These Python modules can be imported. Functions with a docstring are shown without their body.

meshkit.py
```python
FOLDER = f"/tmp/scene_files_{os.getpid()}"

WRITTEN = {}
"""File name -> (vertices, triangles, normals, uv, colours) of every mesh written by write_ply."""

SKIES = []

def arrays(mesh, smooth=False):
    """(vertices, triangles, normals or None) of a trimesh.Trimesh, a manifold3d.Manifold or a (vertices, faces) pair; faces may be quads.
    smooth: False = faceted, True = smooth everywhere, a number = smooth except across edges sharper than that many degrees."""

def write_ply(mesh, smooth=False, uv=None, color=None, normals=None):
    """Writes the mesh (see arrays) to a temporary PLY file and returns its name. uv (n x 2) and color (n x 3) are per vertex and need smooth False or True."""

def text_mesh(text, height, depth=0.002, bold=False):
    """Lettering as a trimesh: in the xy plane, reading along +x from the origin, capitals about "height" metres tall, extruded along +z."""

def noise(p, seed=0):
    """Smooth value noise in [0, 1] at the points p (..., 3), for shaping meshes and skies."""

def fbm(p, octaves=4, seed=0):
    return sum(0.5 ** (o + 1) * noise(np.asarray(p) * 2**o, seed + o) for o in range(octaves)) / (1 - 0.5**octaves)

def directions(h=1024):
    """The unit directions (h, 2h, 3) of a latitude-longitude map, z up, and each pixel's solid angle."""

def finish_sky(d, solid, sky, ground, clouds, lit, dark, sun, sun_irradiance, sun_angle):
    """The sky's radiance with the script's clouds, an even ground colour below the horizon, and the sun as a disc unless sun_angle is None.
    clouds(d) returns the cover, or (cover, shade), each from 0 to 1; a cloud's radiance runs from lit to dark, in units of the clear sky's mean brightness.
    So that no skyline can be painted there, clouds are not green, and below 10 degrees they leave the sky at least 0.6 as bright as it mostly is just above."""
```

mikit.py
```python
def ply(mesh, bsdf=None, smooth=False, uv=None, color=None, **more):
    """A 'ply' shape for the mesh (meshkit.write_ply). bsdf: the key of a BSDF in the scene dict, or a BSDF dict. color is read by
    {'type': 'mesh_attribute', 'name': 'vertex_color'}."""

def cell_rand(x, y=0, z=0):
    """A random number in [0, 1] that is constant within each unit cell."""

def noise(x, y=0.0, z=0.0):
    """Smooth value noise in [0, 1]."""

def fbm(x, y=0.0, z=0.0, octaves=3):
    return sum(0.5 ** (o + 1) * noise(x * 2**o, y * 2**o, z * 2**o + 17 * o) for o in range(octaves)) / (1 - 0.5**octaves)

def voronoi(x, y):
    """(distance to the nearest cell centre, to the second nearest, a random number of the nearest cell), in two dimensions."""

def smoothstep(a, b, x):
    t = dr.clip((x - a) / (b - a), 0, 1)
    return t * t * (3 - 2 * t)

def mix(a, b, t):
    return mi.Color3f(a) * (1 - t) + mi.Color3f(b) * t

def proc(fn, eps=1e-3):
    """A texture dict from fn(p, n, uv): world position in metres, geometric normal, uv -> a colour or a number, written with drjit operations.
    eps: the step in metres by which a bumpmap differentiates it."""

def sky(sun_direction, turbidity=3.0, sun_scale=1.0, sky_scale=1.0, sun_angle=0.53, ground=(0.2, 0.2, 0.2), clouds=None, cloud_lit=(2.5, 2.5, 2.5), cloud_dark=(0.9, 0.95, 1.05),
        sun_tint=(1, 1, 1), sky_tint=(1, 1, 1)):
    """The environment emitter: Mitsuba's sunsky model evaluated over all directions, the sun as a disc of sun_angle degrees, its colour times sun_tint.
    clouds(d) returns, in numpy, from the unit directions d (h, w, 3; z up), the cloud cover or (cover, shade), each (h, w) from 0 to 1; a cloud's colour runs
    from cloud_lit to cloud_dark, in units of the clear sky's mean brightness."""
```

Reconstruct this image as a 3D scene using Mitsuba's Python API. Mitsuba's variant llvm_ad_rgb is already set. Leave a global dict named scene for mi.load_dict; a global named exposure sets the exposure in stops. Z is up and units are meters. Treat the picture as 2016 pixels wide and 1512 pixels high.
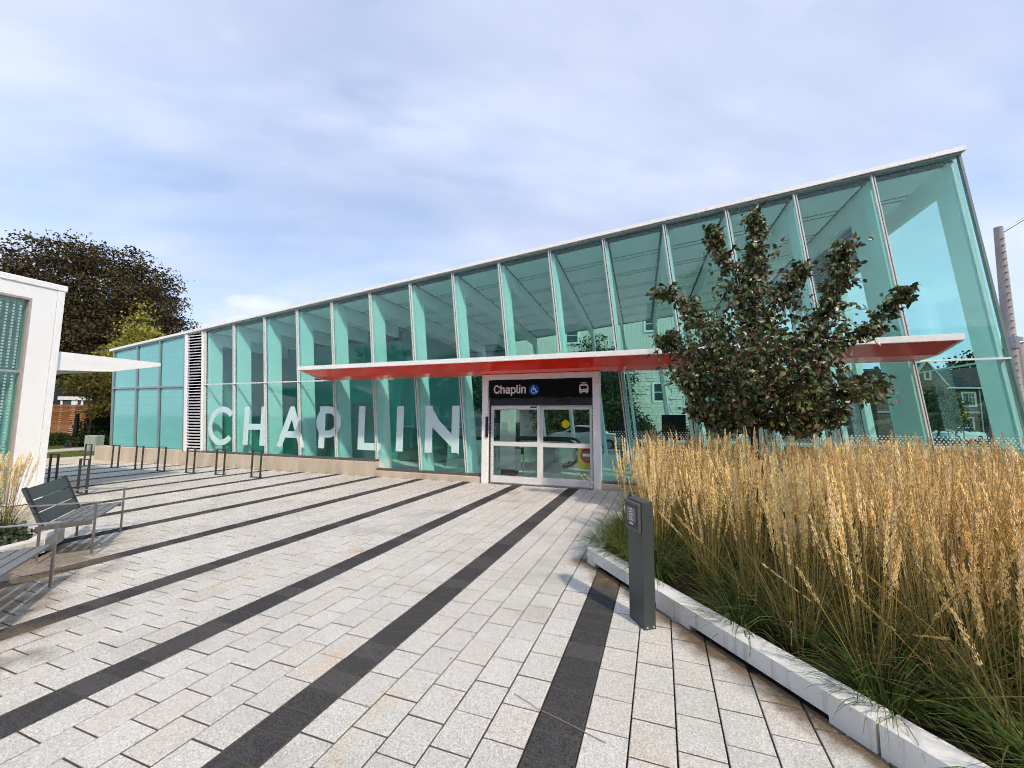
import math, random
import numpy as np, trimesh, drjit as dr, mitsuba as mi, mikit, meshkit, manifold3d as m3
from shapely.geometry import Polygon, Point, LineString, box as sbox
from shapely.ops import unary_union
from shapely.geometry.polygon import orient
from shapely import affinity
from mikit import noise, fbm, cell_rand, smoothstep, mix, voronoi, proc
T = mi.ScalarTransform4f
rng = np.random.default_rng(7)
scene, labels = {}, {}

# ------------------------------------------------------------------ camera, sky, exposure
EYE = np.array([0, 0, 1.76])
_yaw, _pitch, _roll = math.radians(108.9), math.atan(66 / 740), 0.0061
FWD = np.array([math.cos(_yaw) * math.cos(_pitch), math.sin(_yaw) * math.cos(_pitch), math.sin(_pitch)])
_r0 = np.array([math.sin(_yaw), -math.cos(_yaw), 0]); _u0 = np.cross(_r0, FWD)
_up = _u0 * math.cos(_roll) - _r0 * math.sin(_roll)
scene['camera'] = {'type': 'perspective', 'fov': math.degrees(2 * math.atan(1008 / 740)), 'fov_axis': 'x', 'near_clip': 0.05, 'far_clip': 3000.0,
                   'to_world': T().look_at(origin=EYE.tolist(), target=(EYE + FWD).tolist(), up=_up.tolist())}


def clouds(d):
    z = np.maximum(d[..., 2], 0.02)
    p = np.stack([d[..., 0] / (z + 0.25), d[..., 1] / (z + 0.25), z * 0], -1)
    a, b = math.cos(0.5), math.sin(0.5)
    q = np.stack([p[..., 0] * a + p[..., 1] * b, (p[..., 1] * a - p[..., 0] * b) * 1.9, p[..., 2]], -1)
    veil = meshkit.fbm(q * 1.3 + 5.3, 5, 3)
    fine = meshkit.fbm(q * 4.0 + 1.7, 5, 9)
    wisp = meshkit.fbm(np.stack([q[..., 0] * 2.2 + 2 * fine, q[..., 1] * 7.0 + 3 * fine, q[..., 2]], -1), 5, 33)
    cov = np.clip(0.72 + 1.3 * (veil - 0.5) + 0.5 * (fine - 0.5) + 0.16 * (wisp - 0.5), 0.36, 1)
    cum = meshkit.fbm(np.stack([d[..., 0] * 7, d[..., 1] * 7, d[..., 2] * 12], -1) + 3.1, 5, 21)
    low = np.clip((0.36 - d[..., 2]) / 0.12, 0, 1) * np.clip((-d[..., 0] - 0.55) / 0.2, 0, 1)
    cb = np.clip((cum - 0.455) * 7, 0, 1) * low
    shade = np.clip(0.45 + 1.6 * (meshkit.fbm(q * 1.1 + 9.1, 4, 5) - 0.5) - 0.16 * (wisp - 0.5), 0, 1)
    shade = shade * (1 - cb) + cb * np.clip(0.55 - 4.0 * (cum - 0.55), 0, 1) * 0.8
    return np.maximum(cov, cb), shade


scene['sky'] = mikit.sky([0.535, -0.462, 0.707], turbidity=3.0, sun_scale=0.92, sky_scale=2.75, sun_angle=2.4, clouds=clouds, sun_tint=(0.95, 1.0, 1.06), sky_tint=(1.08, 1.0, 0.95),
                         cloud_lit=(1.52, 1.66, 1.98), cloud_dark=(0.92, 1.05, 1.42), ground=(0.25, 0.24, 0.22))
exposure = 1.3

# ------------------------------------------------------------------ materials
def B(name, d): scene['mat_' + name] = d; return name
def two(d): return {'type': 'twosided', 'bsdf': d}
def rgb(*c): return {'type': 'rgb', 'value': list(c)}
VC = {'type': 'mesh_attribute', 'name': 'vertex_color'}
B('matte', two({'type': 'diffuse', 'reflectance': VC}))
B('satin', two({'type': 'principled', 'base_color': VC, 'roughness': 0.42, 'specular': 0.5}))
B('gloss', two({'type': 'principled', 'base_color': VC, 'roughness': 0.12, 'specular': 0.5}))
B('metal', two({'type': 'principled', 'base_color': VC, 'roughness': 0.35, 'metallic': 0.9}))
B('leafy', two({'type': 'principled', 'base_color': VC, 'roughness': 0.36, 'specular': 0.5}))
B('thinleaf', {'type': 'principledthin', 'base_color': VC, 'roughness': 0.6, 'diff_trans': 0.7, 'spec_trans': 0.0})
B('glass', {'type': 'thindielectric', 'int_ior': 1.40, 'specular_transmittance': rgb(0.56, 0.95, 0.905)})
B('glass_clear', {'type': 'thindielectric', 'int_ior': 1.42, 'specular_transmittance': rgb(0.78, 0.89, 0.85)})

def speckle(p, s=260.0): return noise(p.x * s, p.y * s, p.z * s)
def granite(base, amp, stain):
    b = mi.Color3f(*base)
    def fn(p, n, uv):
        s1 = noise(p.x * 130, p.y * 130, 3.3); s2 = noise(p.x * 270, p.y * 270, 1.1)
        v = 1 + amp * (0.6 * (s1 - 0.5) + 0.8 * (s2 - 0.5))
        big = fbm(p.x * 1.1 + 4, p.y * 1.1, 0.5, 4)
        v = v * (0.88 + 0.24 * big)
        rust = smoothstep(0.60, 0.80, fbm(p.x * 4.6 + 11, p.y * 3.1 + 3, 2.2, 5)) * stain
        rust = rust * smoothstep(0.45, 0.62, noise(p.x * 0.9 + 7, p.y * 0.7, 4.4))
        dirt = smoothstep(0.56, 0.8, fbm(p.x * 1.7 + 31, p.y * 2.6, 7.7, 5)) * 0.20
        c = b * v
        c = c * (mi.Color3f(1) * (1 - rust) + mi.Color3f(1.08, 0.82, 0.55) * rust)
        def near(ax, ay, bx_, by_):
            ux, uy = bx_ - ax, by_ - ay; t = dr.clip(((p.x - ax) * ux + (p.y - ay) * uy) / (ux * ux + uy * uy), 0, 1)
            return dr.sqrt(dr.square(p.x - ax - ux * t) + dr.square(p.y - ay - uy * t))
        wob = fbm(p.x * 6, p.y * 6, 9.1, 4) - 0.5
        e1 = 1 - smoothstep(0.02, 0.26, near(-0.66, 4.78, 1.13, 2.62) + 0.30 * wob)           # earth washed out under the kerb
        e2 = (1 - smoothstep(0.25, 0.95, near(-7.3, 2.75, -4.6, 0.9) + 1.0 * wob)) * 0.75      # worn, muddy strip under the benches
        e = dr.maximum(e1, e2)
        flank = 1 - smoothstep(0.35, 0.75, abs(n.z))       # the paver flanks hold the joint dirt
        c = c * (1 - dirt)
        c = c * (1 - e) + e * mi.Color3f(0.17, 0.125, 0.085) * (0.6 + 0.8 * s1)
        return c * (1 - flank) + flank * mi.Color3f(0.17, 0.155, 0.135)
    return proc(fn)
LIGHT = [(0.575, 0.56, 0.52), (0.55, 0.535, 0.50), (0.595, 0.58, 0.545), (0.575, 0.545, 0.495)]
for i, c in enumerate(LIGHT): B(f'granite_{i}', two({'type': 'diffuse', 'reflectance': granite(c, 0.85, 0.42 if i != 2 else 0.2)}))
for i, c in enumerate([(0.066, 0.065, 0.067), (0.086, 0.084, 0.085)]): B(f'dark_granite_{i}', two({'type': 'diffuse', 'reflectance': granite(c, 1.5, 0.0)}))
def f_joint(p, n, uv): return mi.Color3f(0.070, 0.058, 0.047) * (0.6 + 0.8 * noise(p.x * 60, p.y * 60, 1))
B('joint_sand', two({'type': 'diffuse', 'reflectance': proc(f_joint)}))
def f_conc(p, n, uv):
    st = fbm(p.x * 5, p.y * 5, p.z * 0.7, 4); f = noise(p.x * 90, p.y * 90, p.z * 90)
    return mi.Color3f(0.58, 0.50, 0.40) * (0.72 + 0.42 * st + 0.16 * f)
B('beige_concrete', two({'type': 'diffuse', 'reflectance': proc(f_conc)}))
def f_kerb(p, n, uv):
    f = noise(p.x * 140, p.y * 140, p.z * 140); st = fbm(p.x * 4, p.y * 4, p.z * 9, 4)
    drip = smoothstep(0.55, 0.8, fbm(p.x * 26, p.y * 26, p.z * 1.5, 3)) * (1 - abs(n.z)) * 0.25
    return mi.Color3f(0.76, 0.755, 0.735) * (0.82 + 0.24 * st + 0.10 * f) * (1 - drip)
B('precast', two({'type': 'diffuse', 'reflectance': proc(f_kerb)}))
def f_soil(p, n, uv): return mi.Color3f(0.055, 0.04, 0.03) * (0.4 + 1.3 * fbm(p.x * 14, p.y * 14, 0.2, 4))
B('soil', two({'type': 'diffuse', 'reflectance': proc(f_soil)}))
def f_lawn(p, n, uv):
    v = fbm(p.x * 1.3, p.y * 1.3, 0.2, 5); w = noise(p.x * 40, p.y * 40, 2.0)
    return mix((0.05, 0.075, 0.02), (0.14, 0.14, 0.05), v) * (0.6 + 0.8 * w)
B('lawn', two({'type': 'diffuse', 'reflectance': proc(f_lawn)}))
def f_asph(p, n, uv): return mi.Color3f(0.07, 0.07, 0.072) * (0.7 + 0.5 * fbm(p.x * 2, p.y * 2, 0, 4) + 0.3 * noise(p.x * 80, p.y * 80, 0))
B('asphalt', two({'type': 'diffuse', 'reflectance': proc(f_asph)}))
def f_pale(p, n, uv): return mi.Color3f(0.50, 0.48, 0.44) * (0.75 + 0.4 * fbm(p.x * 2, p.y * 2, 0, 4))
B('pale_concrete', two({'type': 'diffuse', 'reflectance': proc(f_pale)}))
def f_white(p, n, uv): return mi.Color3f(0.90, 0.905, 0.91) * (0.96 + 0.06 * fbm(p.x * 1.5, p.y * 1.5, p.z * 1.5, 3))
B('white_metal', two({'type': 'principled', 'base_color': proc(f_white), 'roughness': 0.38, 'specular': 0.45}))
def f_red(p, n, uv): return mi.Color3f(0.88, 0.028, 0.008) * (0.92 + 0.12 * fbm(p.x * 2, p.y * 2, 0.0, 3))
B('red_panel', two({'type': 'principled', 'base_color': proc(f_red), 'roughness': 0.12, 'specular': 0.35, 'clearcoat': 0.1}))
def f_teal(p, n, uv):
    ln = noise(3.0, 1.0, p.z * 22) - 0.5
    return mi.Color3f(0.20, 0.56, 0.55) * (0.95 + 0.07 * ln + 0.06 * fbm(p.x * 3, 0.2, p.z * 3, 3))
B('teal_glass', two({'type': 'principled', 'base_color': proc(f_teal), 'roughness': 0.06, 'specular': 0.5}))
def f_steelw(p, n, uv): return mi.Color3f(0.86, 0.86, 0.85) * (0.92 + 0.10 * fbm(p.x * 2, p.y * 2, p.z * 2, 4))
B('white_steel', two({'type': 'principled', 'base_color': proc(f_steelw), 'roughness': 0.5, 'specular': 0.4}))
def f_floor(p, n, uv):
    gx = abs(p.x / 0.6 - dr.floor(p.x / 0.6) - 0.5); gy = abs(p.y / 0.6 - dr.floor(p.y / 0.6) - 0.5)
    j = dr.select((gx > 0.494) | (gy > 0.494), 0.6, 1.0)
    return mi.Color3f(0.60, 0.59, 0.56) * j * (0.85 + 0.3 * noise(p.x * 50, p.y * 50, 0))
B('terrazzo', two({'type': 'principled', 'base_color': proc(f_floor), 'roughness': 0.3}))
def f_wood(p, n, uv):
    g = fbm(p.x * 2.2, p.y * 2.2, p.z * 38, 4); b = cell_rand(dr.floor(p.z / 0.15), 3, 1)
    return mix((0.16, 0.065, 0.028), (0.36, 0.17, 0.075), g) * (0.7 + 0.6 * b)
B('cedar', two({'type': 'diffuse', 'reflectance': proc(f_wood)}))
def f_bark(p, n, uv): return mix((0.035, 0.026, 0.024), (0.13, 0.10, 0.092), fbm(p.x * 30, p.y * 30, p.z * 14, 4))
B('bark', two({'type': 'diffuse', 'reflectance': proc(f_bark)}))
def f_pole(p, n, uv):
    f = noise(p.x * 40, p.y * 40, p.z * 40); st = fbm(p.x * 3, p.y * 3, p.z * 0.6, 3)
    return mi.Color3f(0.40, 0.36, 0.35) * (0.6 + 0.5 * st + 0.3 * f)
B('spun_concrete', two({'type': 'diffuse', 'reflectance': proc(f_pole)}))
def f_stone(p, n, uv): return mi.Color3f(0.74, 0.73, 0.66) * (0.75 + 0.4 * fbm(p.x * 9, p.y * 9, p.z * 9, 4))
B('white_stone', two({'type': 'diffuse', 'reflectance': proc(f_stone)}))
def f_brick(p, n, uv):
    row = dr.floor(p.z / 0.085); xx = (p.x + p.y) / 0.26 + 0.5 * (row - 2 * dr.floor(row / 2))
    r = cell_rand(dr.floor(xx), row, 2); fx = xx - dr.floor(xx); fz = p.z / 0.085 - row
    m = dr.select((fx < 0.05) | (fz < 0.14), 1.0, 0.0)
    return mix((0.085, 0.055, 0.045), (0.19, 0.135, 0.11), r) * (1 - m) + mi.Color3f(0.22, 0.20, 0.18) * m
B('old_brick', two({'type': 'diffuse', 'reflectance': proc(f_brick)}))
def f_slate(p, n, uv):
    row = dr.floor(p.z / 0.16); xx = (p.x + p.y) / 0.3 + 0.5 * row
    return mi.Color3f(0.035, 0.05, 0.06) * (0.5 + 1.1 * cell_rand(dr.floor(xx), row, 5))
B('slate', two({'type': 'diffuse', 'reflectance': proc(f_slate)}))
def f_rock(p, n, uv): return mix((0.25, 0.23, 0.21), (0.62, 0.57, 0.52), fbm(p.x * 9, p.y * 9, p.z * 9, 5)) * (0.7 + 0.6 * noise(p.x * 120, p.y * 120, p.z * 120))
B('rock', two({'type': 'diffuse', 'reflectance': proc(f_rock)}))

# ------------------------------------------------------------------ mesh helpers
def tri(m): return np.asarray(m.vertices, float), np.asarray(m.faces, int)
QF = np.array([[0, 3, 2, 1], [4, 5, 6, 7], [0, 1, 5, 4], [1, 2, 6, 5], [2, 3, 7, 6], [3, 0, 4, 7]])
def hexa(c):                                   # 8 corners: bottom loop (ccw from above), top loop
    f = np.vstack([QF[:, [0, 1, 2]], QF[:, [0, 2, 3]]]); return np.asarray(c, float), f
def bx(x0, x1, y0, y1, z0, z1, lean=0.0, zr=0.0):   # lean: x shift per metre of height above zr
    s = lambda z: lean * (z - zr)
    return hexa([[x0 + s(z0), y0, z0], [x1 + s(z0), y0, z0], [x1 + s(z0), y1, z0], [x0 + s(z0), y1, z0], [x0 + s(z1), y0, z1], [x1 + s(z1), y0, z1], [x1 + s(z1), y1, z1], [x0 + s(z1), y1, z1]])
def rbox(x0, x1, y0, y1, z0, z1, r=0.006):          # box with chamfered edges
    pts = []
    for x, sx in ((x0, 1), (x1, -1)):
        for y, sy in ((y0, 1), (y1, -1)):
            for z, sz in ((z0, 1), (z1, -1)):
                pts += [(x + r * sx, y + r * sy, z), (x + r * sx, y, z + r * sz), (x, y + r * sy, z + r * sz)]
    m = m3.Manifold.hull_points(np.array(pts)).to_mesh()
    return np.array(m.vert_properties[:, :3], float), np.array(m.tri_verts, int)
def join(*ms):
    v, f, o = [], [], 0
    for a, b in ms: v.append(a); f.append(b + o); o += len(a)
    return np.vstack(v), np.vstack(f)
def bar(p0, p1, w, h, up=(0, 0, 1)):
    p0, p1 = np.array(p0, float), np.array(p1, float); d = p1 - p0; d /= np.linalg.norm(d)
    s = np.cross(d, up); s /= np.linalg.norm(s); u = np.cross(s, d)
    c = [p + s * a * w / 2 + u * b * h / 2 for p in (p0, p1) for a, b in ((-1, -1), (1, -1), (1, 1), (-1, 1))]
    return hexa(c)
def tube(pts, r, n=8, cap=True):
    p = np.asarray(pts, float); r = np.broadcast_to(np.asarray(r, float), (len(p),))
    t = np.gradient(p, axis=0); t /= np.linalg.norm(t, axis=1, keepdims=True) + 1e-12
    ref = np.array([0.13, 0.97, 0.2]) if abs(t[0][2]) > 0.7 else np.array([0, 0, 1.0])
    a = np.cross(t, ref); a /= np.linalg.norm(a, axis=1, keepdims=True); b = np.cross(t, a)
    ang = np.arange(n) * 2 * np.pi / n
    v = p[:, None] + r[:, None, None] * (np.cos(ang)[None, :, None] * a[:, None] + np.sin(ang)[None, :, None] * b[:, None])
    i, j = np.meshgrid(np.arange(len(p) - 1), np.arange(n), indexing='ij')
    q = np.stack([i * n + j, i * n + (j + 1) % n, (i + 1) * n + (j + 1) % n, (i + 1) * n + j], -1).reshape(-1, 4)
    v = v.reshape(-1, 3); f = np.vstack([q[:, [0, 1, 2]], q[:, [0, 2, 3]]])
    if cap:
        k = np.arange(1, n - 1); e = (len(p) - 1) * n
        f = np.vstack([f, np.stack([k * 0, k + 1, k], 1), np.stack([k * 0 + e, k + e, k + 1 + e], 1)])
    return v, f
def extrude(poly, d):                           # shapely polygon -> (v, f): x, y in plane, z 0..d
    out = []
    for g in getattr(poly, 'geoms', [poly]):
        if g.area > 1e-9: out.append(tri(trimesh.creation.extrude_polygon(g, d, engine='earcut')))
    return join(*out)
def xz(mesh, y, flip=False):                    # plan drawing -> upright, facing -y, front face at y - depth
    v, f = mesh; return np.stack([v[:, 0], y - v[:, 2], v[:, 1]], 1), f
def prof_x(poly, x0, x1, lean=0.0, zr=0.0):     # polygon in (y, z) extruded along x
    v, f = extrude(poly, x1 - x0); return np.stack([x0 + v[:, 2] + lean * (v[:, 1] - zr), v[:, 0], v[:, 1]], 1), f
def prof_y(poly, y0, y1):                       # polygon in (x, z) extruded along y
    v, f = extrude(poly, y1 - y0); return np.stack([v[:, 0], y1 - v[:, 2], v[:, 1]], 1), f
def quad(a, b, c, d): return np.array([a, b, c, d], float), np.array([[0, 1, 2], [0, 2, 3]])
def disc(c, r, n=7, ax='y'):
    a = np.arange(n) * 2 * np.pi / n
    o = np.stack([np.cos(a) * r, 0 * a, np.sin(a) * r], 1) if ax == 'y' else np.stack([0 * a, np.cos(a) * r, np.sin(a) * r], 1)
    k = np.arange(1, n - 1); return np.asarray(c) + o, np.stack([k * 0, k, k + 1], 1)
def rot(mesh, deg, loc=(0, 0, 0)):
    v, f = mesh; a = math.radians(deg); c, s = math.cos(a), math.sin(a)
    return np.stack([v[:, 0] * c - v[:, 1] * s + loc[0], v[:, 0] * s + v[:, 1] * c + loc[1], v[:, 2] + loc[2]], 1), f
def lathe(prof, n=16, loc=(0, 0, 0)):
    v, f = tri(trimesh.creation.revolve(np.array(prof, float), sections=n)); return v + np.array(loc), f

NUM = {}
def key(name):
    NUM[name] = NUM.get(name, -1) + 1
    return name if NUM[name] == 0 else f'{name}_{NUM[name]:03d}'
def put(name, mesh, mat, col=None, parent=None, smooth=False, **kw):
    k = key(f'{parent}__{name}' if parent else name)
    if col is not None:
        v = np.asarray(mesh[0]); c = np.asarray(col, float)
        mesh = trimesh.Trimesh(v, mesh[1], process=False)
        scene[k] = mikit.ply(mesh, 'mat_' + mat, smooth=True if smooth else False, color=np.tile(c, (len(v), 1)) if c.ndim == 1 else c, **kw)
    else: scene[k] = mikit.ply(mesh, 'mat_' + mat, smooth=smooth, **kw)
    return k
def tag(k, label, cat, group=None):
    labels[k] = {'label': label, 'category': cat}
    if group: labels[k]['group'] = group
    return k
def thing(name, label, cat, group=None): return tag(key(name), label, cat, group)
def struct(name, mesh, mat, **kw):
    k = put(name, mesh, mat, **kw); labels[k] = {'kind': 'structure'}; return k
def stuff(k, label=None):
    labels[k] = {'kind': 'stuff'}
    if label: labels[k]['label'] = label
    return k
def gz(x): return np.clip(0.007 * (np.asarray(x, float) + 2.5), -0.17, 0.05)

# ------------------------------------------------------------------ ground
struct('ground', quad((-900, -900, -0.5), (900, -900, -0.5), (900, 900, -0.5), (-900, 900, -0.5)), 'asphalt')
REG = Polygon([(-21.8, 8.25), (-19.6, 8.75), (-19.0, 9.60), (-16.72, 9.60), (-16.72, 9.62), (-4.16, 9.62), (-4.16, 9.56), (6.9, 9.56), (6.9, -3.0), (-24.0, -3.0)])
PLANT = Polygon([(-0.66, 4.80), (-0.10, 8.85), (8.5, 8.85), (8.5, -3.0), (4.6, -1.35), (1.13, 2.62)])
LEFTBED = Polygon([(-7.70, 3.10), (-7.27, 2.77), (-6.4, -1.5), (-9.0, -1.5), (-10.6, 2.2), (-9.2, 3.05)])
APRON = Polygon([(-9.0, 3.35), (-11.6, 4.75), (-17.5, 4.75), (-17.5, -2.0), (-9.2, -2.0), (-10.7, 2.2), (-9.3, 3.08)])
PAVE = REG.difference(PLANT.buffer(-0.02)).difference(LEFTBED.buffer(-0.02)).difference(APRON)
def sheet(poly, top, thick, fn=None):
    v, f = extrude(poly, thick); v = v.copy(); v[:, 2] += top - thick
    if fn is not None: v[:, 2] += fn(v[:, 0])
    return v, f
pv = struct('pavement', sheet(REG.union(sbox(-19, 4, 7, 10.2)), -0.010, 0.4, gz), 'joint_sand')
struct('concrete_apron', sheet(APRON, 0.012, 0.4, gz), 'beige_concrete')
struct('concrete_strip', sheet(Polygon([(-21.8, 8.25), (-19.6, 8.75), (-19.05, 9.65), (-22.3, 9.65), (-22.4, 12.0), (-24.5, 11.2), (-24.9, 8.6), (-25.0, 2), (-24.0, 2)]), 0.0, 0.4, gz), 'beige_concrete')
struct('lawn', sheet(Polygon([(-25.0, 2), (-24.9, 8.6), (-24.5, 11.2), (-22.4, 12.0), (-22.4, 40), (-90, 60), (-90, -30), (-25, -30)]), -0.165, 0.3), 'lawn')
struct('path', sheet(Polygon([(-28.2, 8), (-29.8, 8), (-31.5, 13.4), (-33.5, 22), (-31.5, 22), (-29.2, 13.0)]), -0.150, 0.03), 'pale_concrete')

# pavers: light running bond courses between dark stripes
PITCH, DARKW, SL = 1.48, 0.27, 0.045
def course_x(x0, y): return x0 - SL * (9.6 - y)
def paver_mesh(poly, zt, e=0.004, tilt=(0, 0)):
    inner = poly.buffer(-e, join_style=2)
    if inner.is_empty or inner.geom_type != 'Polygon' or len(inner.exterior.coords) != len(poly.exterior.coords): inner = poly
    o = np.array(orient(poly).exterior.coords)[:-1]; i = np.array(orient(inner).exterior.coords)[:-1]
    j = np.argmin(np.linalg.norm(i - o[0], axis=1)); i = np.roll(i, -j, axis=0); n = len(o)
    z = lambda p, dz: np.column_stack([p, gz(p[:, 0]) + dz + tilt[0] * (p[:, 0] - o[:, 0].mean()) + tilt[1] * (p[:, 1] - o[:, 1].mean())])
    v = np.vstack([z(o, zt - 0.05), z(o, zt - e), z(i, zt)])
    k = np.arange(n); k2 = (k + 1) % n; f = []
    for a in (0, n): f += [np.stack([a + k, a + k2, a + n + k2], 1), np.stack([a + k, a + n + k2, a + n + k], 1)]
    f.append(np.stack([np.full(n - 2, 2 * n), 2 * n + np.arange(1, n - 1), 2 * n + np.arange(2, n)], 1))
    return v, np.vstack(f)
def in_view(x, y):
    d = np.array([x, y, 0.0]) - EYE; z = d @ FWD
    if z < 0.4: return 0
    r = np.cross(FWD, _up); u = 740 * (d @ r) / z; v = -740 * (d @ _up) / z
    return z if abs(u) < 1100 and -100 < v < 800 else 0
lightp, darkp = [], []
Pz = PAVE.bounds
for k in range(-3, 15):
    xs = -1.63 - PITCH * k
    spec = [(xs - DARKW / 2, DARKW, 0.178 if k > -2 else 0.272, int(k > -2))] + [(xs + DARKW / 2 + j * (PITCH - DARKW) / 5, (PITCH - DARKW) / 5, 0.272, 0) for j in range(5)]
    for ci, (x0, w, L, dark) in enumerate(spec):
        off = (0.137 if ci % 2 else 0) + rng.uniform(-0.03, 0.03)
        for r in range(int(11.5 / L)):
            y0 = -0.8 + off + r * L; y1 = y0 + L
            if y1 > 9.75: break
            if not (in_view(course_x(x0, y0), y0) or in_view(course_x(x0, y1), y1) or math.hypot(course_x(x0, y0), y0) < 5.0): continue
            g = 0.0047
            h = g * 0.95; q = Polygon([(course_x(x0, y0) + h, y0 + g), (course_x(x0 + w, y0) - h, y0 + g), (course_x(x0 + w, y1) - h, y1 - g), (course_x(x0, y1) + h, y1 - g)])
            if not PAVE.contains(q):
                q = q.intersection(PAVE)
                if q.geom_type != 'Polygon' or q.area < 0.004: continue
                q = q.simplify(0.002)
            c = q.centroid
            (darkp if dark else lightp).append((c.x ** 2 + c.y ** 2, q, int(rng.choice([0, 1, 2, 3], p=[0.32, 0.25, 0.22, 0.21])), rng.uniform(-0.0022, 0.0012), rng.uniform(-0.006, 0.006, 2)))
for lst, nm, mats in ((lightp, 'paver', 'granite_'), (darkp, 'dark_paver', 'dark_granite_')):
    lst.sort(key=lambda a: a[0] + (0 if in_view(a[1].centroid.x, a[1].centroid.y) else 1e4))
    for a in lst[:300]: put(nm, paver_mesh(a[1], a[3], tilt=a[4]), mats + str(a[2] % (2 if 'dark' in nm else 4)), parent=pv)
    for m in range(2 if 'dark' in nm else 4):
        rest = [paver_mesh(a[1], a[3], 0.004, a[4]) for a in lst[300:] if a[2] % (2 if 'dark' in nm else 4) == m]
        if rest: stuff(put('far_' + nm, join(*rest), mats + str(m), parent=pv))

# ------------------------------------------------------------------ station building
ST = thing('station_building', 'long glass transit station with a sloping white roof and leaning mullions', 'station')
FY, LEAN, ZR = 9.78, -0.1, 2.94
MX = [-15.77, -14.19, -12.62, -11.07, -9.53, -7.96, -6.43, -4.94, -3.44, -1.95, -0.49, 1.01, 2.41, 3.80, 5.23, 6.66]
def roofz(x): return 5.083 + 0.0937 * (x + 15.983)          # underside of the fascia
def ztop(xm):                                              # where a leaning line through (xm, 2.94) meets the roof underside
    z = 5.5
    for _ in range(6): z = roofz(xm + LEAN * (z - ZR))
    return z
def lx(xm, z): return xm + LEAN * (z - ZR)
BACK = 19.2
SILL = lambda x: 0.47 if x < -7.8 else 0.20
WH, SIL, GAS, DK = (0.78, 0.78, 0.77), (0.70, 0.72, 0.72), (0.12, 0.14, 0.14), (0.012, 0.014, 0.014)
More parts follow.
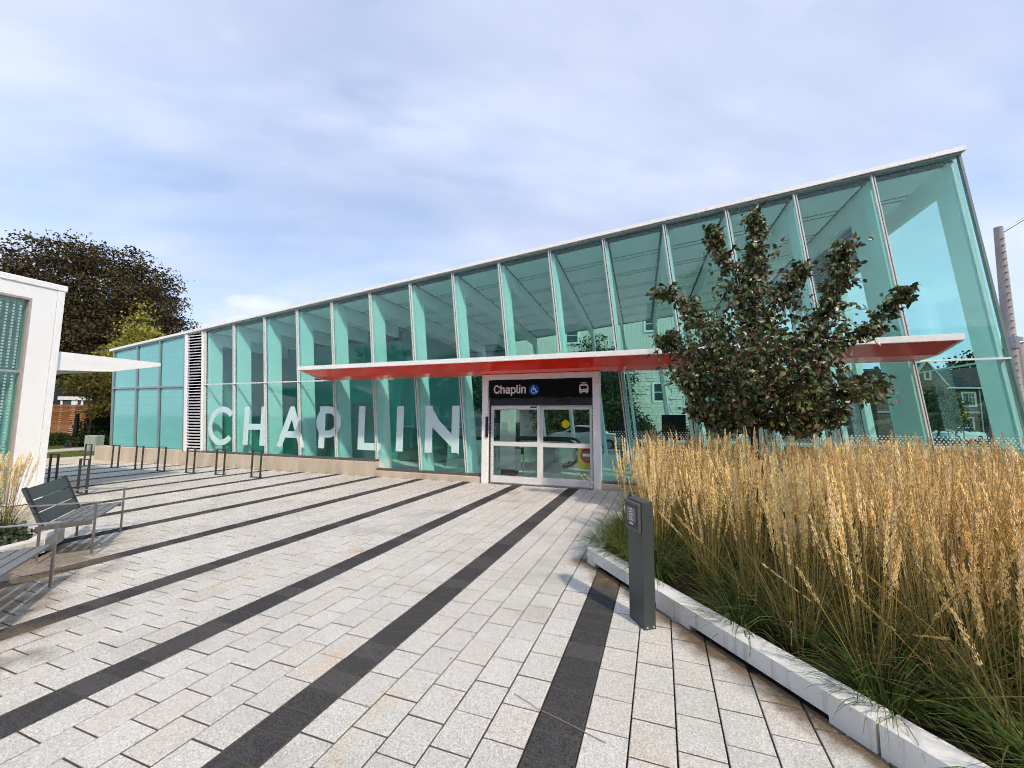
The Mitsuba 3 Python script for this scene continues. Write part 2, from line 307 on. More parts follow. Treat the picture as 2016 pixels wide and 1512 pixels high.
# floor, plinth
put('floor', bx(-16.6, 6.75, 9.86, BACK, -0.45, 0.0), 'terrazzo', parent=ST)
def plinth(x0, x1, top, y0=9.62):
    n = max(1, round((x1 - x0) / 1.5)); e = np.linspace(x0, x1, n + 1)
    for a, b in zip(e[:-1], e[1:]):
        zb = float(gz(a)) - 0.3
        put('plinth_block', rbox(a + 0.003, b - 0.003, y0, 9.95, zb, top, 0.008), 'beige_concrete', parent=ST)
plinth(-22.05, -16.72, 0.45, 9.58); plinth(-16.72, -7.70, 0.385); plinth(-7.70, -4.18, 0.135); plinth(-0.98, 6.75, 0.145)
put('sill', join(bx(-16.0, -7.72, 9.70, 9.84, 0.387, 0.455), bx(-7.68, -4.2, 9.70, 9.84, 0.137, 0.20), bx(-0.96, 6.9, 9.70, 9.84, 0.147, 0.20)), 'satin', (0.10, 0.10, 0.10), parent=ST)
# mullions, transom and panes of the street front
for i, xm in enumerate(MX):
    zt = ztop(xm); zb = SILL(xm) - 0.01 if not (-4.2 < xm < -1) else 3.0
    if i == 15: zb = 0.2
    seg = [(zb, zt)]
    for z0, z1 in seg if i < 15 else ():
        put('mullion', bx(xm - 0.030, xm - 0.004, 9.725, 9.79, z0, z1, LEAN, ZR), 'satin', SIL, parent=ST)
        put('gasket', bx(xm - 0.0035, xm + 0.0235, 9.75, 9.80, z0, z1, LEAN, ZR), 'satin', GAS, parent=ST)
        put('mullion', bx(xm + 0.024, xm + 0.040, 9.735, 9.79, z0, z1, LEAN, ZR), 'satin', SIL, parent=ST)
for x0, x1 in ((-15.77, -9.7), (5.3, 6.66)): put('transom', bx(x0, x1, 9.718, 9.78, 2.925, 2.96), 'satin', (0.80, 0.81, 0.81), parent=ST)
for a, b in zip(MX[:-1], MX[1:]):
    am, bm = a + 0.038, b - 0.028
    za, zb = ztop(am), ztop(bm)
    put('pane', quad((lx(am, 2.94), FY, 2.94), (lx(bm, 2.94), FY + rng.uniform(-.003, .003), 2.94), (lx(bm, zb), FY + rng.uniform(-.012, .012), zb), (lx(am, za), FY + rng.uniform(-.012, .012), za)), 'glass', parent=ST)
    s = SILL(a + 0.1)
    if -4.2 < b and a < -1.0:      # panes beside the door portal stop at its jambs
        if a < -4.2: put('pane', quad((lx(am, s), FY, s), (-4.10, FY, s), (-4.10, FY, 2.93), (lx(am, 2.93), FY, 2.93)), 'glass', parent=ST)
        if b > -1.0: put('pane', quad((-1.02, FY, s), (lx(bm, s), FY, s), (lx(bm, 2.93), FY, 2.93), (-1.02, FY, 2.93)), 'glass', parent=ST)
        continue
    put('pane', quad((lx(am, s), FY, s), (lx(bm, s), FY, s), (lx(bm, 2.93), FY, 2.93), (lx(am, 2.93), FY, 2.93)), 'glass', parent=ST)
# louvre bay
lv0, lv1 = -16.86, -15.86
LV = f'{ST}__louvre'
put('frame', join(bx(lv0 + 0.0, lv0 + 0.13, 9.70, 9.80, 0.40, roofz(-17.0), LEAN, ZR), bx(lv1 - 0.03, lv1, 9.70, 9.80, 0.40, roofz(-16.2), LEAN, ZR)), 'white_metal', parent=LV)
put('backing', bx(lv0, lv1, 9.86, 9.90, 0.40, 4.98, LEAN, ZR), 'matte', (0.006, 0.006, 0.008), parent=LV)
nz = 40
for i in range(nz):
    z = 0.44 + i * 0.1135; s = LEAN * (z - ZR)
    put('slat', hexa([[lv0 + .13 + s, 9.715, z], [lv1 - .03 + s, 9.715, z], [lv1 - .03 + s, 9.82, z + 0.035], [lv0 + .13 + s, 9.82, z + 0.035],
                      [lv0 + .13 + s, 9.715, z + 0.034], [lv1 - .03 + s, 9.715, z + 0.034], [lv1 - .03 + s, 9.82, z + 0.045], [lv0 + .13 + s, 9.82, z + 0.045]]), 'satin', (0.82, 0.81, 0.82), parent=LV)
# opaque teal end block
TX = [-21.50, -19.88, -18.40, -16.88]
for i, xm in enumerate(TX):
    zt = roofz(xm + LEAN * 1.8)
    put('mullion', bx(xm - 0.05, xm + 0.02, 9.70, 9.80, 0.44, zt, LEAN, ZR), 'metal', (0.45, 0.47, 0.47), parent=ST)
for a, b in zip(TX[:-1], TX[1:]):
    for z0, z1 in ((0.47, 2.86), (2.95, None)):
        am, bm = a + 0.05, b - 0.06
        zA = z1 or ztop(am) - 0.03; zB = z1 or ztop(bm) - 0.03
        put('spandrel_panel', quad((lx(am, z0), 9.765, z0), (lx(bm, z0), 9.765, z0), (lx(bm, zB), 9.765, zB), (lx(am, zA), 9.765, zA)), 'teal_glass', parent=ST)
put('transom', bx(-21.5, -16.9, 9.705, 9.78, 2.87, 2.94), 'metal', (0.50, 0.52, 0.52), parent=ST)
put('backing', prof_y(Polygon([(lx(-21.55, 0.4), 0.4), (lx(-16.85, 0.4), 0.4), (lx(-16.85, 4.95), 4.95), (lx(-21.55, 4.5), 4.5)]), 9.79, 9.83), 'satin', (0.05, 0.09, 0.09), parent=ST)
put('end_wall', prof_x(Polygon([(9.83, -0.3), (19.4, -0.3), (19.4, 4.55), (9.83, 4.55)]), -21.55, -21.35, LEAN, ZR), 'satin', (0.35, 0.37, 0.37), parent=ST)
# roof slab with a white fascia, and the glazing channel under it
XL, XR = -21.9, 6.28
def rs(x0, x1, lo, hi): return Polygon([(x0, roofz(x0) + lo), (x1, roofz(x1) + lo), (x1, roofz(x1) + hi), (x0, roofz(x0) + hi)])
put('roof', prof_y(rs(XL, XR, 0.0, 0.085), 9.72, 19.6), 'white_metal', parent=ST)
e = np.linspace(XL - 0.02, XR + 0.03, 13)
for a, b in zip(e[:-1], e[1:]): put('fascia', prof_y(rs(a + 0.002, b - 0.002, 0.005, 0.098), 9.655, 9.715), 'white_metal', parent=ST)
put('fascia', prof_x(Polygon([(9.66, roofz(XR) + 0.005), (19.6, roofz(XR) + 0.005), (19.6, roofz(XR) + 0.1), (9.66, roofz(XR) + 0.1)]), XR + 0.005, XR + 0.03), 'white_metal', parent=ST)
put('glazing_channel', join(prof_y(rs(-16.0, 6.25, -0.032, -0.002), 9.70, 9.84), prof_y(rs(-21.8, -16.9, -0.05, -0.002), 9.70, 9.80)), 'satin', (0.34, 0.40, 0.39), parent=ST)
# white portal frames inside
for i, xm in enumerate(MX):
    xc = xm if i < 15 else xm - 0.10
    z = ztop(xc); t = z - 0.06
    p = Polygon([(9.87, 0.0), (10.34, 0.0), (10.34, t - 0.50), (18.55, t - 0.50), (18.55, 0), (19.02, 0), (19.02, t), (9.87, t)])
    if i == 14: p = Polygon([(9.87, 0.0), (10.80, 0.0), (10.80, t - 0.50), (18.55, t - 0.50), (18.55, 0), (19.02, 0), (19.02, t), (9.87, t)])
    if i in (8, 9): p = Polygon([(9.87, 2.98), (10.34, 2.98), (10.34, t - 0.50), (18.55, t - 0.50), (18.55, 0), (19.02, 0), (19.02, t), (9.87, t)])
    if xm < -9: p = Polygon([(9.87, 0.0), (10.34, 0.0), (10.34, t - 0.50), (13.3, t - 0.5), (13.3, t), (9.87, t)])
    put('frame', prof_x(p, xc - 0.018, xc + 0.10, LEAN, ZR), 'white_steel', parent=ST)
# ceiling: sheet and raised panels between the frames
put('ceiling', prof_y(rs(-16.4, 6.2, -0.088, -0.05), 9.86, 19.2), 'satin', (0.05, 0.055, 0.055), parent=ST)
ys = np.linspace(9.95, 19.0, 8)
for i, (a, b) in enumerate(zip(MX[:-1], MX[1:])):
    x0, x1 = lx(a, ztop(a)) + 0.155, lx(b, ztop(b)) - 0.07
    for y0, y1 in zip(ys[:-1], ys[1:]):
        if a < -9.6 and y0 > 13: continue
        put('ceiling_panel', prof_y(rs(x0, x1, -0.10, -0.089), y0 + 0.05, y1 - 0.22), 'white_steel', parent=ST)
        put('ceiling_batten', prof_y(rs(x0, x1, -0.10, -0.089), y1 - 0.16, y1 - 0.01), 'white_steel', parent=ST)
# rear: core wall on the left, glazing on the right
put('core_wall', bx(-16.5, -9.45, 13.3, 13.5, 0, 4.95), 'satin', (0.09, 0.36, 0.32), parent=ST)
put('core_wall', bx(-16.62, -16.5, 9.87, 13.3, 0.003, 4.9), 'satin', (0.09, 0.36, 0.32), parent=ST)
put('core_wall', bx(-9.6, -9.45, 13.5, BACK, 0, 5.5), 'satin', (0.10, 0.36, 0.32), parent=ST)
for a, b in zip(MX[4:-1], MX[5:]):
    za, zb = ztop(a), ztop(b)
    put('pane', quad((lx(a, 0.2), BACK, 0.2), (lx(b, 0.2), BACK, 0.2), (lx(b, zb), BACK, zb), (lx(a, za), BACK, za)), 'glass_clear', parent=ST)
    put('mullion', bx(a - 0.03, a + 0.03, BACK + 0.003, BACK + 0.08, 0.15, za, LEAN, ZR), 'metal', (0.5, 0.52, 0.52), parent=ST)
put('rear_plinth', bx(-21.6, 6.75, BACK - 0.05, 19.45, -0.4, 0.18), 'pale_concrete', parent=ST)
# glazed end with louvre grilles in the next frame
xe = 6.66
for y0, y1 in ((9.84, 12.9), (12.96, 16.0), (16.06, 19.1)):
    z1 = 7.05
    put('pane', quad((lx(xe, 0.2), y0, 0.2), (lx(xe, 0.2), y1, 0.2), (lx(xe, z1), y1, z1), (lx(xe, z1), y0, z1)), 'glass_clear', parent=ST)
put('transom', bx(6.62, 6.67, 9.8, 19.1, 2.925, 2.96), 'metal', (0.8, 0.82, 0.82), parent=ST)
put('corner_mullion', bx(6.645, 6.685, 9.73, 9.80, 0.2, ztop(6.6), LEAN, ZR), 'satin', (0.16, 0.24, 0.23), parent=ST)
GR = f'{ST}__grille'
for y0, y1 in ((10.92, 11.9), (12.35, 13.3), (13.75, 14.7)):
    put('panel', prof_x(Polygon([(y0 - 0.12, 5.35), (y1 + 0.12, 5.35), (y1 + 0.12, 6.55), (y0 - 0.12, 6.55)]), 5.36, 5.40, LEAN, ZR), 'white_steel', parent=GR)
    for z in np.arange(5.5, 6.4, 0.1):
        put('slat', bx(5.30 + LEAN * (z - ZR), 5.355 + LEAN * (z - ZR), y0, y1, z, z + 0.055), 'satin', (0.22, 0.25, 0.26), parent=GR)
for y0 in (12.12, 13.52, 14.95):
    put('post', bx(5.32, 5.46, y0 - 0.09, y0 + 0.09, 0.0, ztop(5.4) - 0.1, LEAN, ZR), 'white_steel', parent=ST)

# canopy over the entrance: white edge, red panels
CX0, CX1 = -9.65, 5.25
K = f'{ST}__canopy'
put('core', prof_x(Polygon([(8.50, 3.232), (8.50, 3.15), (9.10, 2.985), (9.70, 2.945), (9.70, 3.30)]), CX0 + 0.03, CX1 - 0.03), 'satin', (0.10, 0.01, 0.01), parent=K)
e = np.linspace(CX0, CX1, 11)
for a, b in zip(e[:-1], e[1:]):
    put('soffit_panel', prof_x(Polygon([(8.505, 3.138), (9.097, 2.975), (9.099, 2.981), (8.505, 3.145)]), a + 0.004, b - 0.004), 'red_panel', parent=K)
    put('soffit_panel', prof_x(Polygon([(9.103, 2.973), (9.70, 2.931), (9.70, 2.938), (9.103, 2.980)]), a + 0.004, b - 0.004), 'red_panel', parent=K)
    put('edge_trim', rbox(a + 0.0015, b - 0.0015, 8.445, 8.503, 3.125, 3.238, 0.004), 'white_metal', parent=K)
for x0, x1 in ((CX0 - 0.02, CX0 + 0.028), (CX1 - 0.028, CX1 + 0.02)):
    put('end_trim', prof_x(Polygon([(8.505, 3.238), (8.505, 3.125), (9.10, 2.966), (9.70, 2.925), (9.70, 3.305)]), x0, x1), 'white_metal', parent=K)
for x in (-7.55, -7.15): put('soffit_light', rbox(x - 0.07, x + 0.07, 9.45, 9.6, 2.88, 2.95, 0.008), 'satin', (0.85, 0.85, 0.85), parent=K)

# door portal, doors
PO = f'{ST}__portal'
put('jamb', rbox(-4.14, -3.965, 9.55, 9.84, -0.03, 2.93, 0.006), 'white_metal', parent=PO)
put('jamb', rbox(-1.135, -0.955, 9.55, 9.84, -0.03, 2.93, 0.006), 'white_metal', parent=PO)
for a, b in ((-3.963, -2.05), (-2.047, -1.137)): put('head', rbox(a, b, 9.55, 9.84, 2.785, 2.93, 0.004), 'white_metal', parent=PO)
put('header', bx(-3.963, -1.137, 9.66, 9.84, 2.09, 2.28), 'satin', (0.018, 0.017, 0.022), parent=PO)
put('header_sensor', rbox(-2.05, -1.72, 9.62, 9.657, 2.15, 2.22, 0.01), 'satin', (0.008, 0.008, 0.008), parent=PO)
put('reveal', join(bx(-3.963, -3.935, 9.66, 9.86, 0.0, 2.088), bx(-1.162, -1.137, 9.66, 9.86, 0.0, 2.088)), 'satin', (0.03, 0.03, 0.03), parent=PO)
put('intercom_panel', rbox(-4.02, -3.945, 9.515, 9.548, 1.22, 1.78, 0.004), 'satin', (0.012, 0.012, 0.013), parent=PO)
put('threshold', bx(-3.96, -1.14, 9.62, 9.9, -0.03, 0.006), 'metal', (0.35, 0.35, 0.35), parent=PO)
for (x0, x1, y) in ((-3.93, -2.535, 9.70), (-2.545, -1.165, 9.755)):
    D = key(f'{ST}__door')
    y1 = y + 0.045; AL = (0.74, 0.74, 0.75)
    for n_, m_ in (('stile', bx(x0, x0 + 0.075, y, y1, 0.012, 2.085)), ('stile', bx(x1 - 0.075, x1, y, y1, 0.012, 2.085)),
                   ('rail', bx(x0 + 0.076, x1 - 0.076, y, y1, 1.975, 2.085)), ('rail', bx(x0 + 0.076, x1 - 0.076, y, y1, 0.99, 1.105)), ('rail', bx(x0 + 0.076, x1 - 0.076, y, y1, 0.012, 0.19))):
        put(n_, m_, 'satin', AL, parent=D)
    put('pane', quad((x0 + .07, y + .02, .18), (x1 - .07, y + .02, .18), (x1 - .07, y + .02, 1.0), (x0 + .07, y + .02, 1.0)), 'glass_clear', parent=D)
    put('pane', quad((x0 + .07, y + .02, 1.1), (x1 - .07, y + .02, 1.1), (x1 - .07, y + .02, 1.98), (x0 + .07, y + .02, 1.98)), 'glass_clear', parent=D)
put('label_plate', rbox(-2.80, -2.62, 9.692, 9.699, 2.02, 2.055, 0.002), 'satin', (0.01, 0.01, 0.01), parent=f'{ST}__door')
# frit dots on the glass
def dots(x0, x1):
    out = []
    for r in range(5):
        for x in np.arange(x0 + (0.033 if r % 2 else 0), x1, 0.066): out.append(disc((x, 9.774, 1.24 + r * 0.047), 0.0155, 6))
    return join(*out)
for x0, x1 in ((-4.66, -4.16), (-0.93, 6.75)): stuff(put('frit_dots', dots(x0, x1), 'matte', (0.72, 0.75, 0.74), parent=ST))
tag(put('safety_sticker', join(disc((-1.86, 9.768, 1.60), 0.105, 24)), 'matte', (0.80, 0.66, 0.03)), 'round yellow safety sticker with green print on the right door pane', 'sticker')
put('lettering', (lambda v, f: (np.stack([v[:, 0] * 0.9 - 1.925, 9.766 - v[:, 2], v[:, 1] + 1.655], 1), f))(*tri(meshkit.text_mesh('CAUTION', 0.026, 0.001))), 'matte', (0.05, 0.20, 0.05), parent='safety_sticker')
put('lettering', (lambda v, f: (np.stack([v[:, 0] - 1.955, 9.766 - v[:, 2], v[:, 1] + 1.59], 1), f))(*tri(meshkit.text_mesh('AUTOMATIC', 0.027, 0.001))), 'matte', (0.05, 0.20, 0.05), parent='safety_sticker')
put('lettering', (lambda v, f: (np.stack([v[:, 0] - 1.905, 9.766 - v[:, 2], v[:, 1] + 1.53], 1), f))(*tri(meshkit.text_mesh('DOOR', 0.026, 0.001))), 'matte', (0.05, 0.20, 0.05), parent='safety_sticker')

# ------------------------------------------------------------------ signs on the front
SG = thing('entrance_sign', 'black entrance sign reading Chaplin with wheelchair and tram symbols above the doors', 'sign')
put('face', bx(-3.955, -1.14, 9.60, 9.66, 2.283, 2.782), 'gloss', (0.006, 0.006, 0.007), parent=SG)
def on_sign(mesh, x, z, y=9.599): v, f = mesh; return np.stack([v[:, 0] + x, y - v[:, 2], v[:, 1] + z], 1), f
tm = tri(meshkit.text_mesh('Chaplin', 0.215, 0.002, True)); w = tm[0][:, 0].max()
tm[0][:, 0] *= 0.935 / w
put('lettering', on_sign(tm, -3.83, 2.415), 'matte', (0.82, 0.82, 0.82), parent=SG)
circ = Point(0, 0).buffer(0.142, 32)
put('symbol_disc', on_sign(extrude(circ, 0.002), -2.67, 2.50), 'matte', (0.012, 0.12, 0.42), parent=SG)
wheel = LineString([(0.045 * 0 + 0.062 * math.cos(a) - 0.012, -0.03 + 0.062 * math.sin(a)) for a in np.linspace(math.radians(110), math.radians(335), 24)]).buffer(0.0085)
man = unary_union([Point(-0.018, 0.088).buffer(0.017), LineString([(-0.018, 0.062), (-0.012, 0.005), (0.042, 0.005), (0.066, -0.062), (0.092, -0.05)]).buffer(0.0115), LineString([(-0.016, 0.04), (0.035, 0.035)]).buffer(0.008), wheel])
put('wheelchair_symbol', on_sign(extrude(man, 0.002), -2.67, 2.50, 9.5965), 'matte', (0.85, 0.86, 0.88), parent=SG)
body = unary_union([sbox(-0.105, -0.105, 0.105, 0.03).buffer(0.012), Polygon([(-0.117, 0.03), (-0.085, 0.09), (0.085, 0.09), (0.117, 0.03)])])
body = body.difference(Polygon([(-0.092, 0.045), (-0.07, -0.035), (0.07, -0.035), (0.092, 0.045)])).difference(sbox(-0.035, 0.065, 0.035, 0.078)).difference(Point(-0.06, -0.075).buffer(0.014)).difference(Point(0.06, -0.075).buffer(0.014)).difference(sbox(-0.03, -0.085, 0.03, -0.07))
tram = unary_union([body, sbox(-0.09, -0.145, -0.055, -0.11), sbox(0.055, -0.145, 0.09, -0.11), LineString([(-0.07, 0.135), (0.07, 0.135)]).buffer(0.006), LineString([(-0.03, 0.088), (0, 0.112), (0.03, 0.088)]).buffer(0.006), LineString([(-0.02, 0.135), (0, 0.112), (0.02, 0.135)]).buffer(0.005)])
put('tram_symbol', on_sign(extrude(tram, 0.002), -1.36, 2.53), 'matte', (0.82, 0.82, 0.82), parent=SG)

LT = thing('station_lettering', 'tall pale blue capital letters spelling CHAPLIN on the front glass', 'lettering')
z0, z1 = 0.72, 2.09
ring = Point(0, 0).buffer(0.73, 48).difference(Point(0, 0).buffer(0.51, 48))
cut = Polygon([(0, 0), (1.2, 1.02), (2, 1.02), (2, -1.02), (1.2, -1.02)])
C_ = ring.difference(cut)
C_ = affinity.translate(affinity.scale(C_, 1.0, 0.98, origin=(0, 0)), -14.70, 1.39)
sw = 0.245
H_ = unary_union([sbox(-13.56, z0, -13.56 + sw, z1), sbox(-12.74, z0, -12.74 + sw, z1), sbox(-13.5, 1.27, -12.6, 1.48)])
A_ = Polygon([(-11.93, z0), (-11.38, z1), (-11.20, z1), (-10.65, z0), (-10.90, z0), (-11.03, 1.03), (-11.55, 1.03), (-11.68, z0)]).difference(Polygon([(-11.45, 1.25), (-11.13, 1.25), (-11.29, 1.66)]))
bowl = unary_union([sbox(-10.08, 1.07, -9.70, z1), Point(-9.70, (1.07 + z1) / 2).buffer(0.51, 32)]).difference(unary_union([sbox(-9.84, 1.30, -9.70, z1 - 0.23), Point(-9.70, (1.07 + z1) / 2).buffer(0.28, 32)]))
P_ = unary_union([sbox(-10.08, z0, -10.08 + sw, z1), bowl])
L_ = unary_union([sbox(-8.49, z0, -8.49 + sw, z1), sbox(-8.49, z0, -7.62, z0 + 0.22)])
I_ = sbox(-7.06, z0, -7.06 + sw, z1)
N_ = unary_union([sbox(-6.06, z0, -6.06 + sw, z1), sbox(-5.18, z0 + 0.02, -5.18 + sw, z1), Polygon([(-6.06, z1), (-5.88, z1), (-4.935, z0 - 0.03), (-5.10, z0 + 0.14), (-6.06, z1 - 0.30)]), Polygon([(-6.06, z1), (-4.935, z0 + 0.33), (-4.935, z0 - 0.03), (-6.06, z1 - 0.42)])])
for g in (C_, H_, A_, P_, L_, I_, N_): put('letter', xz(extrude(g, 0.003), 9.777), 'satin', (0.60, 0.80, 0.82), parent=LT)

# ------------------------------------------------------------------ inside the station
ES = thing('escalator', 'escalator with black handrails and glass sides behind the doors', 'escalator')
def rail_path(y):      # runs along x: rounded newel end at the right
    return [(-6.6, y, 1.04)] + [(-2.35 + 0.42 * math.sin(t), y, 0.62 + 0.42 * math.cos(t)) for t in np.linspace(0, math.pi * 0.95, 10)] + [(-3.0, y, 0.19)]
for y in (12.2, 13.3):
    put('handrail', tube(rail_path(y), 0.045, 8), 'satin', (0.012, 0.012, 0.012), parent=ES, smooth=True)
    put('skirt', bx(-6.6, -2.45, y - 0.10, y + 0.10, 0.003, 0.30), 'metal', (0.55, 0.56, 0.56), parent=ES)
    put('newel', (lambda v, f: (np.stack([v[:, 0], y - 0.03 + v[:, 2], v[:, 1]], 1), f))(*extrude(Polygon([(-6.6, 0.30), (-2.4, 0.30), (-2.02, 0.45), (-1.98, 0.62), (-2.1, 0.85), (-2.4, 0.96), (-6.6, 0.96)]), 0.05)), 'satin', (0.30, 0.36, 0.34), parent=ES)
TMC = thing('fare_machine', 'tall white fare machine standing inside the left door', 'machine')
put('cabinet', rbox(-4.16, -3.66, 11.0, 11.5, 0.18, 1.98, 0.02), 'satin', (0.66, 0.68, 0.66), parent=TMC)
put('base', bx(-4.12, -3.70, 11.04, 11.46, 0.003, 0.178), 'matte', (0.03, 0.03, 0.03), parent=TMC)
put('screen', rbox(-3.658, -3.64, 11.06, 11.44, 0.75, 1.60, 0.005), 'gloss', (0.02, 0.02, 0.025), parent=TMC)
tag(put('paper_notice', rbox(-4.10, -3.82, 10.985, 10.998, 1.30, 1.66, 0.003), 'matte', (0.75, 0.76, 0.76)), 'white paper notice on the fare machine inside the doors', 'notice')
put('lettering', join(*[bx(-4.08, -4.08 + w_ * 0.85, 10.981, 10.984, z, z + 0.010) for z, w_ in zip(np.arange(1.33, 1.62, 0.024), [.24, .2, .26, .25, .18, .26, .22, .26, .2, .25, .24, .2])]), 'matte', (0.35, 0.35, 0.36), parent='paper_notice')
tag(put('information_plate', rbox(-3.64, -3.42, 11.15, 11.17, 0.64, 0.84, 0.004), 'satin', (0.01, 0.13, 0.06)), 'small dark green plate low on the railing inside the left door', 'sign')
RL = thing('glass_railing', 'clear glass railing on thin steel posts inside the doors', 'railing')
for x, y in ((-4.2, 10.9), (-3.45, 11.2), (-2.95, 11.6), (-2.6, 12.0)): put('post', tube([(x, y, 0.0), (x, y, 0.98)], 0.018, 8), 'metal', (0.6, 0.6, 0.6), parent=RL)
put('rail', tube([(-4.2, 10.9, 0.99), (-3.45, 11.2, 0.99), (-2.95, 11.6, 0.99), (-2.6, 12.0, 0.99)], 0.022, 8), 'metal', (0.5, 0.5, 0.5), parent=RL)
put('panel', bx(-4.15, -3.5, 11.08, 11.11, 0.15, 0.8), 'satin', (0.55, 0.60, 0.57), parent=RL)
NE = thing('no_entry_panel', 'yellow panel with red no entry disc beside the escalator', 'sign')
put('panel', rbox(-1.92, -1.30, 12.02, 12.07, 0.16, 0.92, 0.005), 'satin', (0.55, 0.40, 0.02), parent=NE)
put('disc', on_sign(extrude(Point(0, 0).buffer(0.25, 28), 0.003), -1.58, 0.60, 12.019), 'satin', (0.40, 0.012, 0.015), parent=NE)
put('bar', on_sign(extrude(sbox(-0.18, -0.04, 0.18, 0.04), 0.003), -1.58, 0.60, 12.0155), 'satin', (0.75, 0.75, 0.72), parent=NE)
for n_, (x, y, z0_, z1_, w_) in enumerate(((-0.55, 11.8, 1.18, 1.62, 0.36), (0.86, 11.4, 1.22, 1.86, 0.62))):
    S = thing('display_screen', ['small black display screen on a post right of the doors', 'large black display screen on a post behind the front glass'][n_], 'screen')
    put('screen', rbox(x - w_ / 2, x + w_ / 2, y, y + 0.08, z0_, z1_, 0.01), 'satin', (0.006, 0.006, 0.007), parent=S)
    put('post', bx(x - 0.04, x + 0.04, y + 0.085, y + 0.14, 0.0, z1_ - 0.1), 'satin', (0.05, 0.05, 0.05), parent=S)
BM = thing('barrier_wall', 'low dark green glazed wall around the stair opening inside the station', 'wall')
put('panel', bx(-9.2, -5.1, 13.0, 13.12, 0.003, 1.35), 'gloss', (0.05, 0.15, 0.13), parent=BM)
put('cap', bx(-9.2, -5.1, 12.98, 13.14, 1.352, 1.40), 'metal', (0.5, 0.5, 0.5), parent=BM)
PS = thing('blue_poster', 'blue poster on a board inside the glass above the letter I', 'poster')
put('board', rbox(-8.0, -7.35, 12.2, 12.25, 1.35, 2.05, 0.004), 'satin', (0.02, 0.14, 0.30), parent=PS)
put('print', bx(-7.9, -7.45, 12.196, 12.199, 1.6, 1.85), 'matte', (0.25, 0.50, 0.62), parent=PS)
for x0 in (-14.3, -11.6):
    CBT = thing('wall_cabinet', f'dark service cabinet against the core wall behind the letter {"C" if x0 < -13 else "A"}', 'cabinet')
    put('body', rbox(x0, x0 + 1.5, 12.9, 13.29, 0.003, 2.3, 0.01), 'satin', (0.12, 0.16, 0.15), parent=CBT)
    put('door', rbox(x0 + 0.03, x0 + 0.74, 12.88, 12.898, 0.08, 2.25, 0.004), 'satin', (0.14, 0.19, 0.18), parent=CBT)
    put('door', rbox(x0 + 0.76, x0 + 1.47, 12.88, 12.898, 0.08, 2.25, 0.004), 'satin', (0.14, 0.19, 0.18), parent=CBT)
# ------------------------------------------------------------------ planter: kerb, soil, grasses, rock
PO_ = np.array(PLANT.exterior.coords)[:-1]
struct('soil_bed', sheet(PLANT.buffer(-0.12), 0.06, 0.4), 'soil')
KB = thing('planter_kerb', 'low white precast kerb edging the grass bed beside the paving', 'kerb')
def kerb(parent, pts, w, h, lens, slots=True, z=0.0):
    for a, b in zip(pts[:-1], pts[1:]):
        a, b = np.array(a, float), np.array(b, float); L = np.linalg.norm(b - a); d = (b - a) / L
        ang = math.degrees(math.atan2(d[1], d[0])); s = 0.0
        while s < L - 0.02:
            e = min(s + lens, L); ln = e - s - 0.008
            prof = sbox(0, 0, ln, h)
            if slots and ln > 0.9: prof = prof.difference(sbox(0.16, -0.01, ln - 0.22, 0.062))
            v, f = extrude(prof, w); m = (np.stack([v[:, 0], v[:, 2], v[:, 1]], 1), f[:, ::-1])
            p = a + d * s
            put('block', rot(m, ang, (p[0], p[1], z)), 'precast', parent=parent); s = e

kerb(KB, [(-0.655, 4.775), (1.13, 2.62)], 0.17, 0.185, 1.40)
kerb(KB, [(1.135, 2.614), (3.2, 0.121)], 0.17, 0.185, 1.5)
kerb(KB, [(-0.10, 8.85), (-0.66, 4.785)], 0.17, 0.185, 1.4, slots=False)
kerb(KB, [(8.4, 8.85), (-0.10, 8.85)], 0.17, 0.185, 1.5, slots=False)

def grass_blades(n, L, spread, droop, w, cols, seed, r0=0.09, seg=5, up=0.75):
    r = np.random.default_rng(seed); V, F, Cc = [], [], []
    ph = r.uniform(0, 2 * np.pi, n); ln = L * r.uniform(0.55, 1.1, n); rad = r0 * np.sqrt(r.uniform(0, 1, n)); ps = ph + r.normal(0, 0.5, n)
    t = np.linspace(0, 1, seg + 1)
    tilt = spread * r.uniform(0.15, 1.0, n); dr_ = droop * r.uniform(0.3, 1.3, n)
    th = tilt[:, None] + dr_[:, None] * t[None] ** 1.6            # angle from vertical along the blade
    ds = ln[:, None] / seg
    h = np.cumsum(np.sin(th) * ds, 1) - np.sin(th[:, :1]) * ds; z = np.cumsum(np.cos(th) * ds, 1) - np.cos(th[:, :1]) * ds
    bx_ = rad * np.cos(ps); by_ = rad * np.sin(ps)
    cx_, cy_ = np.cos(ph), np.sin(ph)
    cen = np.stack([bx_[:, None] + h * cx_[:, None], by_[:, None] + h * cy_[:, None], np.maximum(z, -0.02)], -1)
    ww = w * r.uniform(0.6, 1.2, n)[:, None] * np.sqrt(np.clip(1 - t, 0.03, 1))[None]
    sd = np.stack([-cy_, cx_, 0 * cx_], -1)[:, None, :] * ww[..., None] / 2
    v = np.stack([cen - sd, cen + sd], 2).reshape(-1, 3)
    m = seg + 1; i, j = np.meshgrid(np.arange(n), np.arange(seg), indexing='ij'); b = (i * m + j) * 2
    q = np.stack([b, b + 1, b + 3, b + 2], -1).reshape(-1, 4); f = np.vstack([q[:, [0, 1, 2]], q[:, [0, 2, 3]]])
    base = np.array(cols)[r.integers(0, len(cols), n)] * r.uniform(0.7, 1.3, n)[:, None]
    tip = np.array([0.30, 0.24, 0.10]); mixw = (np.clip(t - 0.55, 0, 1) * r.choice([0, 0.9], n, p=[0.6, 0.4])[:, None])
    c = base[:, None, :] * (1 - mixw[..., None]) + tip * mixw[..., None]
    return v, f, np.repeat(c.reshape(-1, 3), 2, axis=0)
